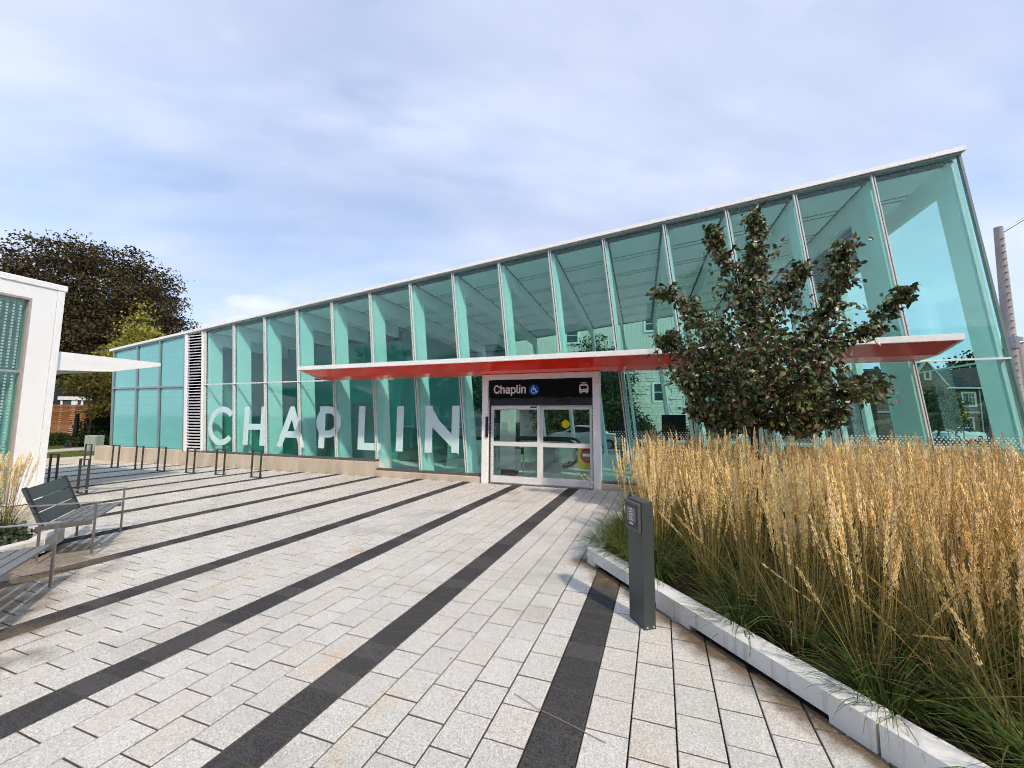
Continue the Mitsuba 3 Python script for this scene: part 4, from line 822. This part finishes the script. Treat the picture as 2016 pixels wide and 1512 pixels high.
# ------------------------------------------------------------------ left background
FE = thing('timber_fence', 'orange brown horizontal timber fence behind the lamp post', 'fence')
fa, fb = np.array([-40.2, 14.2]), np.array([-33.2, 19.4]); fd = (fb - fa) / np.linalg.norm(fb - fa); fl = np.linalg.norm(fb - fa)
for i in range(17):
    z = -0.1 + i * 0.152
    n_ = 4
    for j in range(n_):
        if j == n_ - 1 and i > 13: continue
        a = fa + fd * (fl * j / n_ + 0.01); b = fa + fd * (fl * (j + 1) / n_ - 0.01)
        put('slat', bar((a[0], a[1], z + 0.07), (b[0], b[1], z + 0.07), 0.025, 0.138), 'cedar', parent=FE)
for j in range(5):
    p = fa + fd * fl * j / 4 + np.array([-fd[1], fd[0]]) * 0.08
    put('post', bx(p[0] - .05, p[0] + .05, p[1] - .05, p[1] + .05, -0.3, 2.5), 'cedar', parent=FE)
DH = thing('dark_house', 'charcoal clad house behind the timber fence with a white framed window', 'house')
def house_frame(o, ang): return lambda m: rot(m, ang, o)
H = house_frame((-57.0, 26.0, 0), 19)
put('wall', H(bx(-9, 6.0, 0, 8, -0.4, 9.6)), 'satin', (0.030, 0.032, 0.036), parent=DH)
put('roof', H(bx(-9.3, 6.3, -0.3, 8.3, 9.603, 9.9)), 'satin', (0.04, 0.04, 0.045), parent=DH)
put('band', H(bx(-9.0, 6.0, -0.03, -0.003, 8.2, 8.5)), 'satin', (0.05, 0.05, 0.055), parent=DH)
for x0 in (3.2, 4.4): put('window', H(bx(x0, x0 + 0.8, -0.05, -0.004, 7.0, 9.2)), 'gloss', (0.02, 0.03, 0.05), parent=DH)
SH = thing('garden_shed', 'small white framed glazed garden room above the timber fence', 'shed')
H = house_frame((-45.4, 18.0, 0), 25)
put('wall', H(bx(-0.8, 0.9, 0, 1.6, -0.4, 3.0)), 'satin', (0.05, 0.06, 0.06), parent=SH)
put('roof', H(bx(-0.95, 1.05, -0.15, 1.75, 3.003, 3.3)), 'satin', (0.72, 0.72, 0.70), parent=SH)
for x in (-0.8, 0.02, 0.75): put('frame', H(bx(x, x + (0.45 if x == 0.02 else 0.14), -0.06, -0.003, 0, 3.0)), 'satin', (0.75, 0.76, 0.76), parent=SH)
def lamp_post(x, y, h, label):
    k = thing('lamp_post', label, 'lamp post'); z = -0.17; c = (0.006, 0.006, 0.007)
    put('base', lathe([(0, z), (0.42, z), (0.42, z + 0.10), (0.28, z + 0.30), (0.20, z + 0.42), (0.18, z + 0.5), (0, z + 0.5)], 12, (x, y, 0)), 'satin', c, parent=k)
    put('pole', lathe([(0, z + 0.5), (0.13, z + 0.5), (0.12, z + 1.2), (0.10, h - 0.05), (0.14, h), (0, h)], 12, (x, y, 0)), 'satin', c, parent=k, smooth=30)
    put('finial', lathe([(0, h), (0.05, h + 0.01), (0.11, h + 0.09), (0.09, h + 0.17), (0, h + 0.2)], 12, (x, y, 0)), 'satin', (0.6, 0.6, 0.55), parent=k, smooth=40)
lamp_post(-32.9, 13.35, 1.85, 'black ornamental post with flared base in front of the dark spruce')
lamp_post(-34.4, 15.7, 1.6, 'black ornamental post beside the corner of the teal glass block')
UC = thing('utility_cabinet', 'pale grey green utility cabinet on the grass beside the plinth end', 'cabinet')
H = house_frame((-27.84, 12.05, -0.17), 20)
put('body', H(rbox(-0.30, 0.30, -0.22, 0.22, 0, 0.84, 0.015)), 'satin', (0.36, 0.42, 0.37), parent=UC)
put('door', H(rbox(-0.27, 0.0, -0.235, -0.222, 0.05, 0.79, 0.004)), 'satin', (0.33, 0.39, 0.345), parent=UC); put('door', H(rbox(0.01, 0.27, -0.235, -0.222, 0.05, 0.79, 0.004)), 'satin', (0.33, 0.39, 0.345), parent=UC)

# ------------------------------------------------------------------ street behind the station
struct('sidewalk', sheet(sbox(-24, 19.5, 60, 22.3), 0.0, 0.4), 'pale_concrete')
struct('road', quad((-90, 22.3, -0.12), (90, 22.3, -0.12), (90, 31.3, -0.12), (-90, 31.3, -0.12)), 'asphalt')
struct('far_sidewalk', sheet(sbox(-60, 31.3, 60, 33.8), 0.02, 0.4), 'pale_concrete')
WHs = thing('stone_house', 'pale rough stone house with white siding above, seen through the station glass', 'house')
put('wall', bx(-12.0, 4.4, 34.6, 44, -0.4, 6.6), 'white_stone', parent=WHs)
bl = []; rb = np.random.default_rng(8)
for r_ in range(29):
    x = -12.0 + (0.35 if r_ % 2 else 0)
    while x < 4.35:
        w_ = rb.uniform(0.42, 0.58); x1 = min(x + w_, 4.4); z = 0.0 + r_ * 0.226
        if not (0.6 < (x + x1) / 2 < 2.4 and 3.1 < z + 0.11 < 4.9): bl.append(bx(x + 0.012, x1 - 0.012, 34.6 - rb.uniform(0.05, 0.12), 34.6, z + 0.012, z + 0.214))
        x = x1
stuff(put('stone_block', join(*bl), 'white_stone', parent=WHs))
put('siding', bx(-12.2, 6.4, 35.2, 44, 7.3, 11.3), 'satin', (0.62, 0.62, 0.55), parent=WHs)
stuff(put('siding_rib', join(*[bx(x, x + 0.09, 35.16, 35.199, 7.32, 11.25) for x in np.arange(-12.1, 6.3, 0.24)]), 'satin', (0.66, 0.66, 0.58), parent=WHs))
put('roof_edge', bx(-12.4, 6.6, 34.4, 44.2, 6.62, 7.28), 'satin', (0.02, 0.022, 0.025), parent=WHs)
put('roof', prof_x(Polygon([(34.9, 11.303), (44.3, 11.303), (39.6, 15.0)]), -12.4, 6.6), 'slate', parent=WHs)
for (x0, x1, z0_, z1_, y_) in ((1.15, 1.85, 3.3, 4.7, 34.5), (0.6, 1.35, 9.6, 10.7, 35.1), (-6.5, -5.5, 8.9, 10.2, 35.1)):
    wk = key(f'{WHs}__window')
    put('trim', bx(x0 - 0.18, x1 + 0.18, y_ - 0.02, y_ + 0.08, z0_ - 0.18, z1_ + 0.18), 'satin', (0.74, 0.78, 0.76), parent=wk)
    put('pane', bx(x0, x1, y_ - 0.035, y_ - 0.022, z0_, z1_), 'gloss', (0.03, 0.05, 0.055), parent=wk)
    put('sash', bx(x0, x1, y_ - 0.05, y_ - 0.037, (z0_ + z1_) / 2 - 0.03, (z0_ + z1_) / 2 + 0.03), 'satin', (0.70, 0.74, 0.72), parent=wk)
GH = thing('grey_house', 'long grey rendered house across the street behind the left half of the station', 'house')
put('wall', bx(-36, -12.6, 36, 44, -0.4, 8.6), 'satin', (0.16, 0.18, 0.17), parent=GH); put('roof', prof_x(Polygon([(35.6, 8.603), (44.4, 8.603), (40, 11.5)]), -36.4, -12.2), 'slate', parent=GH)
for x in np.arange(-34, -14, 3.2):
    for z in (1.2, 5.0): put('window', bx(x, x + 1.3, 35.94, 35.997, z, z + 1.7), 'gloss', (0.03, 0.04, 0.045), parent=GH)
DS = thing('dark_shopfront', 'dark framed shopfront beyond the street, right of the stone house', 'building')
put('wall', bx(4.6, 11.5, 35.4, 45, -0.4, 5.4), 'satin', (0.22, 0.27, 0.25), parent=DS)
for x in (4.8, 6.4, 8.0, 9.6): put('window', bx(x, x + 1.3, 35.34, 35.395, 0.2, 3.2), 'gloss', (0.012, 0.015, 0.016), parent=DS)
put('cornice', bx(4.5, 11.6, 35.2, 45.1, 5.403, 5.7), 'satin', (0.06, 0.07, 0.07), parent=DS)
for i, (x, y, h, s, lb) in enumerate(((-2.35, 30.6, 5.4, 0.62, 'street tree with a bare fork in front of the stone house'), (-3.6, 32.6, 8.6, 1.25, 'tall dark street tree rising past the siding of the stone house'), (-8.5, 31.0, 6.6, 1.3, 'dark street tree seen behind the letter N'),
                                      (-13.5, 30.0, 7.0, 1.4, 'dark street tree seen behind the letter I'), (-5.6, 26.5, 3.2, 0.8, 'dense hedge tree seen through the left door'), (-2.9, 25.0, 2.9, 0.75, 'dense hedge tree seen through the right door'))):
    blob_tree('street_tree', lb, (x, 33.4 if i < 4 else 33.0, 0), h * 0.45, 0.16, [(0, 0, h * 0.72, 1.7 * s, 1.5 * s, h * 0.30), (-1.0 * s, 0, h * 0.6, 1.3 * s, 1.1 * s, h * 0.2), (1.0 * s, 0, h * 0.62, 1.3 * s, 1.1 * s, h * 0.2), (0, 0, h * 0.48, 1.5 * s, 1.2 * s, h * 0.16)] if i < 4 else
              [(0, 0, h * 0.55, 2.6 * s, 0.8 * s, h * 0.5), (-2.2 * s, 0, h * 0.5, 2.0 * s, 0.8 * s, h * 0.42), (2.2 * s, 0, h * 0.5, 2.0 * s, 0.8 * s, h * 0.45)], 4200, 0.24, DKG if i % 2 else MIDG, 400 + i)
for i, x in enumerate((0.3, 2.9)):
    k = thing('shrub', ['dark shrub at the foot of the stone house, left of the large screen', 'dark shrub at the foot of the stone house, right of the large screen'][i], 'shrub'); r = np.random.default_rng(90 + i); m = 1500
    d = r.normal(0, 1, (m, 3)); d /= np.linalg.norm(d, axis=1, keepdims=True); d[:, 2] = abs(d[:, 2])
    V, F, Cc = leaves(np.array([x, 34.0, 0]) + d * r.uniform(0.4, 1, m)[:, None] * np.array([1.1, 0.5, 1.7]), 0.2, DKG, 95 + i)
    put_leaves('foliage', V, F, Cc, 'thinleaf', k); stuff(f'{k}__foliage')
# parked silver car
CA = thing('parked_car', 'silver car parked on the street behind the station, seen through the doors', 'car')
def car(k, ox, oy, oz, col, ang=0):
    R = lambda m: rot(m, ang, (ox, oy, oz))
    side = Polygon([(-2.2, 0.32), (-2.25, 0.62), (-2.1, 0.88), (-1.25, 0.96), (-0.7, 1.36), (0.55, 1.42), (1.35, 1.02), (2.05, 0.92), (2.22, 0.62), (2.18, 0.32), (1.75, 0.30), (1.62, 0.52), (1.40, 0.62), (1.16, 0.52), (1.03, 0.30), (-1.03, 0.30), (-1.16, 0.52), (-1.40, 0.62), (-1.62, 0.52), (-1.75, 0.30)])
    v, f = extrude(side, 1.72); v2 = np.stack([v[:, 0], v[:, 2] - 0.86, v[:, 1]], 1); v2[:, 1] *= np.where(v2[:, 2] > 1.0, 0.80, 1.0)
    put('body', R((v2, f[:, ::-1])), 'satin', col, parent=k)
    for s in (-1, 1):
        win = Polygon([(-1.12, 0.97), (-0.66, 1.31), (0.50, 1.36), (1.15, 1.02)])
        v, f = extrude(win, 0.02); put('window', R((np.stack([v[:, 0], s * 0.78 + v[:, 2] * s, v[:, 1]], 1), f)), 'gloss', (0.02, 0.025, 0.03), parent=k)
    for x in (-1.39, 1.39):
        for s in (-1, 1):
            wk = key(f'{k}__wheel'); cy = trimesh.creation.cylinder(0.33, 0.22, sections=20).apply_transform(trimesh.transformations.rotation_matrix(math.pi / 2, [1, 0, 0])).apply_translation([x, s * 0.76, 0.33])
            put('tyre', R(tri(cy)), 'matte', (0.015, 0.015, 0.015), parent=wk)
            cy = trimesh.creation.cylinder(0.20, 0.24, sections=16).apply_transform(trimesh.transformations.rotation_matrix(math.pi / 2, [1, 0, 0])).apply_translation([x, s * 0.76, 0.33])
            put('rim', R(tri(cy)), 'metal', (0.5, 0.5, 0.5), parent=wk)
    for s in (-1, 1): put('headlight', R(rbox(2.08, 2.2, s * 0.62 - 0.14, s * 0.62 + 0.14, 0.66, 0.80, 0.02)), 'gloss', (0.6, 0.6, 0.6), parent=k)
car(CA, -3.2, 23.6, -0.12, (0.62, 0.63, 0.63), 180)
C2 = thing('parked_car', 'white car parked before the old brick building at the right', 'car'); car(C2, 28.2, 47.5, -0.3, (0.65, 0.66, 0.66), 30)

# pedestrians on the sidewalk behind the station
def person(x, y, face, top, trouser, skin, hair, label, stride=0.34):
    k = thing('person', label, 'person'); a = math.radians(face); c, s = math.cos(a), math.sin(a)
    def W(p): return (x + p[0] * c - p[1] * s, y + p[0] * s + p[1] * c, p[2])
    def limb(chain):
        out = []
        for (p, r1), (q, r2) in zip(chain[:-1], chain[1:]):
            a_ = m3.Manifold.sphere(r1, 16).translate(W(p)); b_ = m3.Manifold.sphere(r2, 16).translate(W(q)); out.append(m3.Manifold.batch_hull([a_, b_]))
        return out
    def solid(ch):
        m = m3.Manifold.batch_boolean(sum([limb(q) for q in ch], []), m3.OpType.Add).refine_to_length(0.03).to_mesh()
        t = trimesh.Trimesh(np.array(m.vert_properties[:, :3]), np.array(m.tri_verts), process=True); trimesh.smoothing.filter_taubin(t, iterations=8); return t.vertices, t.faces
    st = stride
    put('trousers', solid([[((0, .09, .92), .10), ((st * .45, .09, .50), .075), ((st, .09, .10), .05)], [((0, -.09, .92), .10), ((-st * .2, -.09, .52), .075), ((-st * 1.2, -.09, .16), .05)], [((0, .09, .94), .11), ((0, -.09, .94), .11)]]), 'matte', trouser, parent=k, smooth=True)
    put('top', solid([[((0, 0, .98), .13), ((0.01, 0, 1.25), .145), ((0.02, 0, 1.42), .10)], [((0.02, .17, 1.40), .06), ((-.10, .23, 1.15), .045), ((.05, .24, .95), .037)], [((0.02, -.17, 1.40), .06), ((.12, -.23, 1.15), .045), ((.28, -.2, 1.0), .037)], [((.02, .15, 1.41), .065), ((.02, -.15, 1.41), .065)]]), 'matte', top, parent=k, smooth=True)
    put('body', solid([[((.02, 0, 1.40), .055), ((.03, 0, 1.52), .05)], [((.035, 0, 1.57), .075), ((.045, 0, 1.655), .085)], [((.125, 0, 1.60), .012), ((.118, 0, 1.62), .010)], [((.05, .24, .95), .034), ((.07, .24, .84), .03)], [((.28, -.2, 1.0), .034), ((.36, -.18, .94), .03)]]), 'matte', skin, parent=k, smooth=True)
    put('hair', solid([[((0.0, 0, 1.65), .088), ((.03, 0, 1.70), .085)], [((-.02, 0, 1.60), .07), ((0, 0, 1.66), .08)]]), 'matte', hair, parent=k, smooth=True)
    for sx, zz, q in ((st, .05, .09), (-st * 1.2, .09, -.09)): put('shoe', solid([[((sx - .05, q, zz), .045), ((sx + .14, q, zz - .01), .035)]]), 'matte', (0.02, 0.02, 0.02), parent=k, smooth=True)
person(-0.25, 20.2, 180, (0.035, 0.03, 0.045), (0.03, 0.05, 0.07), (0.35, 0.22, 0.16), (0.015, 0.012, 0.010), 'person with dark hair in a dark top walking left behind the glass')
person(1.15, 20.7, 180, (0.22, 0.015, 0.02), (0.02, 0.02, 0.025), (0.33, 0.21, 0.15), (0.02, 0.015, 0.01), 'person in a red top walking behind the large black screen')

# ------------------------------------------------------------------ right background
BB = thing('brick_building', 'old brown brick building with gables, slate roof and stone trimmed windows on the right', 'building')
H = house_frame((31.6, 57.1, 0), 19.5)
put('wall', H(bx(-6, 12, 0, 12, -0.6, 5.6)), 'old_brick', parent=BB)
for x0, x1, zt in ((-2.6, 2.0, 8.5), (6.4, 10.6, 8.3)):
    put('gable', H(prof_y(Polygon([(x0, -0.6), (x1, -0.6), (x1, 5.7), ((x0 + x1) / 2, zt), (x0, 5.7)]), -0.5, 4)), 'old_brick', parent=BB)
    for sg, e in ((-1, x0), (1, x1)):
        put('gable_coping', H(bar((e + sg * 0.15, -0.45, 5.6), ((x0 + x1) / 2, -0.45, zt + 0.18), 0.3, 0.16)), 'satin', (0.42, 0.36, 0.31), parent=BB)
put('roof', H(prof_x(Polygon([(-0.35, 5.5), (12.3, 5.5), (6, 8.5)]), -6.3, 12.3)), 'slate', parent=BB)
put('band', H(bx(-6, 12, -0.08, -0.003, 2.55, 2.78)), 'satin', (0.36, 0.31, 0.27), parent=BB); put('gutter', H(bx(2.0, 6.4, -0.4, -0.2, 5.42, 5.6)), 'satin', (0.5, 0.48, 0.45), parent=BB)
put('downpipe', H(tube([(6.1, -0.15, 5.5), (6.1, -0.15, -0.4)], 0.06, 8)), 'satin', (0.5, 0.47, 0.43), parent=BB)
for (xc, zc, w_, h_, y_) in ((4.9, 4.2, 1.3, 1.4, 0.0), (8.5, 4.2, 1.4, 1.4, -0.5), (4.4, 1.2, 1.3, 1.5, 0.0), (8.3, 1.3, 1.5, 1.7, -0.5), (-0.3, 4.0, 1.4, 1.4, -0.5), (-0.3, 1.2, 1.4, 1.6, -0.5), (-0.3, 6.9, 0.4, 0.7, -0.5), (8.5, 6.6, 0.4, 0.7, -0.5)):
    wk = key(f'{BB}__window')
    put('surround', H(join(bx(xc - w_ / 2 - .25, xc - w_ / 2, y_ - .06, y_, zc - h_ / 2 - .2, zc + h_ / 2 + .2), bx(xc + w_ / 2, xc + w_ / 2 + .25, y_ - .06, y_, zc - h_ / 2 - .2, zc + h_ / 2 + .2), bx(xc - w_ / 2, xc + w_ / 2, y_ - .06, y_, zc + h_ / 2, zc + h_ / 2 + .2), bx(xc - w_ / 2, xc + w_ / 2, y_ - .06, y_, zc - h_ / 2 - .2, zc - h_ / 2))), 'satin', (0.46, 0.40, 0.34), parent=wk)
    put('pane', H(bx(xc - w_ / 2, xc + w_ / 2, y_ - .03, y_ - .003, zc - h_ / 2, zc + h_ / 2)), 'gloss', (0.035, 0.05, 0.05), parent=wk)
    if w_ > 1: put('bars', H(join(*[bx(xc + q - .03, xc + q + .03, y_ - .05, y_ - .032, zc - h_ / 2, zc + h_ / 2) for q in (-.37, 0, .37)], *[bx(xc - w_ / 2, xc + w_ / 2, y_ - .066, y_ - .052, zc + q - .02, zc + q + .02) for q in (-.25, .25)])), 'satin', (0.45, 0.42, 0.36), parent=wk)
BN = thing('blue_white_sign', 'blue and white sign panel on the brick building beside the glass corner', 'sign')
put('panel', H(rbox(8.3, 10.4, -0.78, -0.66, 3.9, 5.0, 0.02)), 'satin', (0.78, 0.80, 0.80), parent=BN); put('band', H(bx(8.32, 10.38, -0.787, -0.783, 4.15, 4.65)), 'satin', (0.012, 0.05, 0.22), parent=BN)
put('lettering', H((lambda v, f: (np.stack([v[:, 0] + 9.1, -0.789 - v[:, 2], v[:, 1] + 4.25], 1), f))(*tri(meshkit.text_mesh('GO', 0.30, 0.004, True)))), 'matte', (0.7, 0.72, 0.72), parent=BN)
BT = thing('banner_pole', 'blue banner hanging on a dark street pole before the brick building', 'banner')
p0 = np.array([26.75, 45.1])
put('pole', tube([(p0[0], p0[1], -0.5), (p0[0], p0[1], 4.2)], 0.07, 8), 'satin', (0.02, 0.02, 0.025), parent=BT); put('banner', rot(bx(0.08, 0.55, -0.015, 0.015, 2.6, 3.5), 19.5, (p0[0], p0[1], 0)), 'satin', (0.05, 0.09, 0.24), parent=BT)
YS = thing('yellow_street_sign', 'yellow street sign with dark lettering in front of the brick building', 'sign')
H2 = house_frame((27.5, 45.35, 0), 25)
put('board', H2(rbox(-0.46, 0.46, -0.03, 0.03, 1.70, 2.48, 0.01)), 'satin', (0.72, 0.42, 0.015), parent=YS); put('post', H2(bx(-0.05, 0.05, 0.035, 0.1, -0.5, 2.6)), 'metal', (0.4, 0.4, 0.4), parent=YS)
for t_, z in (('PRIVATE', 2.27), ('LANE', 2.04), ('ONLY', 1.80)):
    tm = tri(meshkit.text_mesh(t_, 0.13, 0.004)); tm[0][:, 0] -= tm[0][:, 0].max() / 2
    put('lettering', H2((np.stack([tm[0][:, 0], -0.032 - tm[0][:, 2], tm[0][:, 1] + z], 1), tm[1])), 'matte', (0.03, 0.02, 0.01), parent=YS)
blob_tree('street_tree', 'round green street tree left of the yellow sign before the brick building', (24.5, 43.3, -0.3), 1.4, 0.1, [(0, 0, 3.2, 1.25, 1.2, 1.6), (0.3, 0, 2.2, 1.25, 1.2, 1.2)], 3600, 0.22, MIDG, 501)
blob_tree('street_tree', 'feathery tree top behind the roof of the brick building', (46, 70, -0.3), 8, 0.3, [(0, 0, 9.6, 3.4, 2.5, 2.2), (-2.2, 0, 9.0, 2.0, 1.6, 1.4), (2.5, 0, 8.6, 3, 2.5, 2.5)], 3500, 0.5, DKG, 502, holes=0.04)
blob_tree('street_tree', 'sparse tree at the right edge behind the concrete pole', (33.0, 39.5, -0.3), 3, 0.2, [(0, 0, 5.0, 2.2, 2, 2.4), (1, 0, 3.2, 2.0, 2, 2.2), (2, 0, 6.0, 2, 2, 1.5)], 3600, 0.30, MIDG, 503, holes=0.03)
LPz = thing('concrete_pole', 'tall speckled concrete utility pole with steel arms behind the glass corner', 'pole')
put('pole', tube([(20.85, 30.4, -0.5), (20.85, 30.4, 4), (20.87, 30.4, 9), (20.90, 30.4, 13.5)], [0.33, 0.29, 0.24, 0.19], 14), 'spun_concrete', parent=LPz, smooth=35)
put('arm', tube([(20.95, 30.4, 13.1), (22.6, 31.0, 14.15), (24.5, 31.7, 14.6)], 0.075, 8), 'metal', (0.55, 0.55, 0.57), parent=LPz, smooth=True)
put('clamp', lathe([(0, 6.0), (0.33, 6.0), (0.33, 6.7), (0, 6.7)], 12, (20.86, 30.4, 0)), 'metal', (0.28, 0.28, 0.29), parent=LPz)
put('arm', tube([(21.1, 30.45, 6.3), (23.5, 31.2, 6.9)], 0.08, 8), 'metal', (0.5, 0.5, 0.52), parent=LPz, smooth=True)
put('step', join(*[bx(20.80, 20.90, 30.05, 30.2, z, z + 0.03) for z in np.arange(3.0, 12.8, 0.42)]), 'satin', (0.12, 0.11, 0.11), parent=LPz)
P2 = thing('utility_pole', 'second pale concrete pole just right of the speckled one', 'pole')
put('pole', tube([(24.4, 35.0, -0.5), (24.4, 35.0, 7.4)], [0.30, 0.24], 12), 'spun_concrete', parent=P2, smooth=35)
put('arm', tube([(24.6, 35.0, 3.7), (26.5, 35.6, 3.75)], 0.05, 6), 'metal', (0.5, 0.5, 0.5), parent=P2)
FEN = thing('red_brick_wall', 'low dark red brick wall in front of the brick building', 'wall'); put('wall', H(bx(-9, 13, -6.3, -6.0, -0.5, 0.55)), 'satin', (0.07, 0.03, 0.028), parent=FEN)

# ------------------------------------------------------------------ what the glass reflects: houses and trees behind the viewer
RH = thing('brick_house', 'dark gabled house standing behind the viewer, mirrored in the glass', 'house')
put('wall', bx(-16, 5.5, -26, -21.5, -0.4, 9.0), 'old_brick', parent=RH); put('roof', prof_x(Polygon([(-26.5, 9.003), (-21.0, 9.003), (-23.7, 12.6)]), -16.5, 6), 'slate', parent=RH)
put('gable', prof_y(Polygon([(1.0, 0), (10.5, 0), (10.5, 13.5), (5.8, 17.0), (1.0, 13.5)]), -27, -20.5), 'old_brick', parent=RH)
for x in (-13, -9, -5, -1): put('window', bx(x, x + 1.2, -21.49, -21.44, 4.5, 6.3), 'gloss', (0.03, 0.04, 0.045), parent=RH)
blob_tree('garden_tree', 'broad tree behind the viewer, mirrored in the left panes', (-24, -12, -0.3), 4, 0.3, [(0, 0, 6, 3.5, 3, 3), (2, 0, 4.6, 2.5, 2, 2), (-2, 1, 4.8, 2.4, 2, 2)], 4200, 0.4, DKG, 601)
blob_tree('garden_tree', 'tall tree behind the viewer, mirrored beside the entrance', (-17.5, -14, -0.3), 4, 0.3, [(0, 0, 5.5, 3, 2.5, 3), (2.5, 0, 4.6, 2.5, 2, 2)], 3600, 0.4, MIDG, 602)

HB = thing('garden_house', 'dark house behind the viewer to the right, mirrored at the glass corner', 'house')
put('wall', bx(18, 34, -26, -16, -0.4, 6.0), 'old_brick', parent=HB); put('roof', prof_x(Polygon([(-26.5, 6.003), (-15.5, 6.003), (-21, 9.5)]), 17.5, 34.5), 'slate', parent=HB)
for x in (20, 24, 28): put('window', bx(x, x + 1.4, -15.99, -15.94, 1.5, 3.2), 'gloss', (0.03, 0.04, 0.045), parent=HB)
blob_tree('garden_tree', 'wide dark tree behind the viewer to the right, mirrored low in the glass', (39, -10, -0.3), 3, 0.3, [(0, 0, 5, 5, 4, 3.6), (-5, 0, 4, 4, 3, 3), (5, 3, 4.5, 5, 4, 3)], 3600, 0.5, DKG, 603)
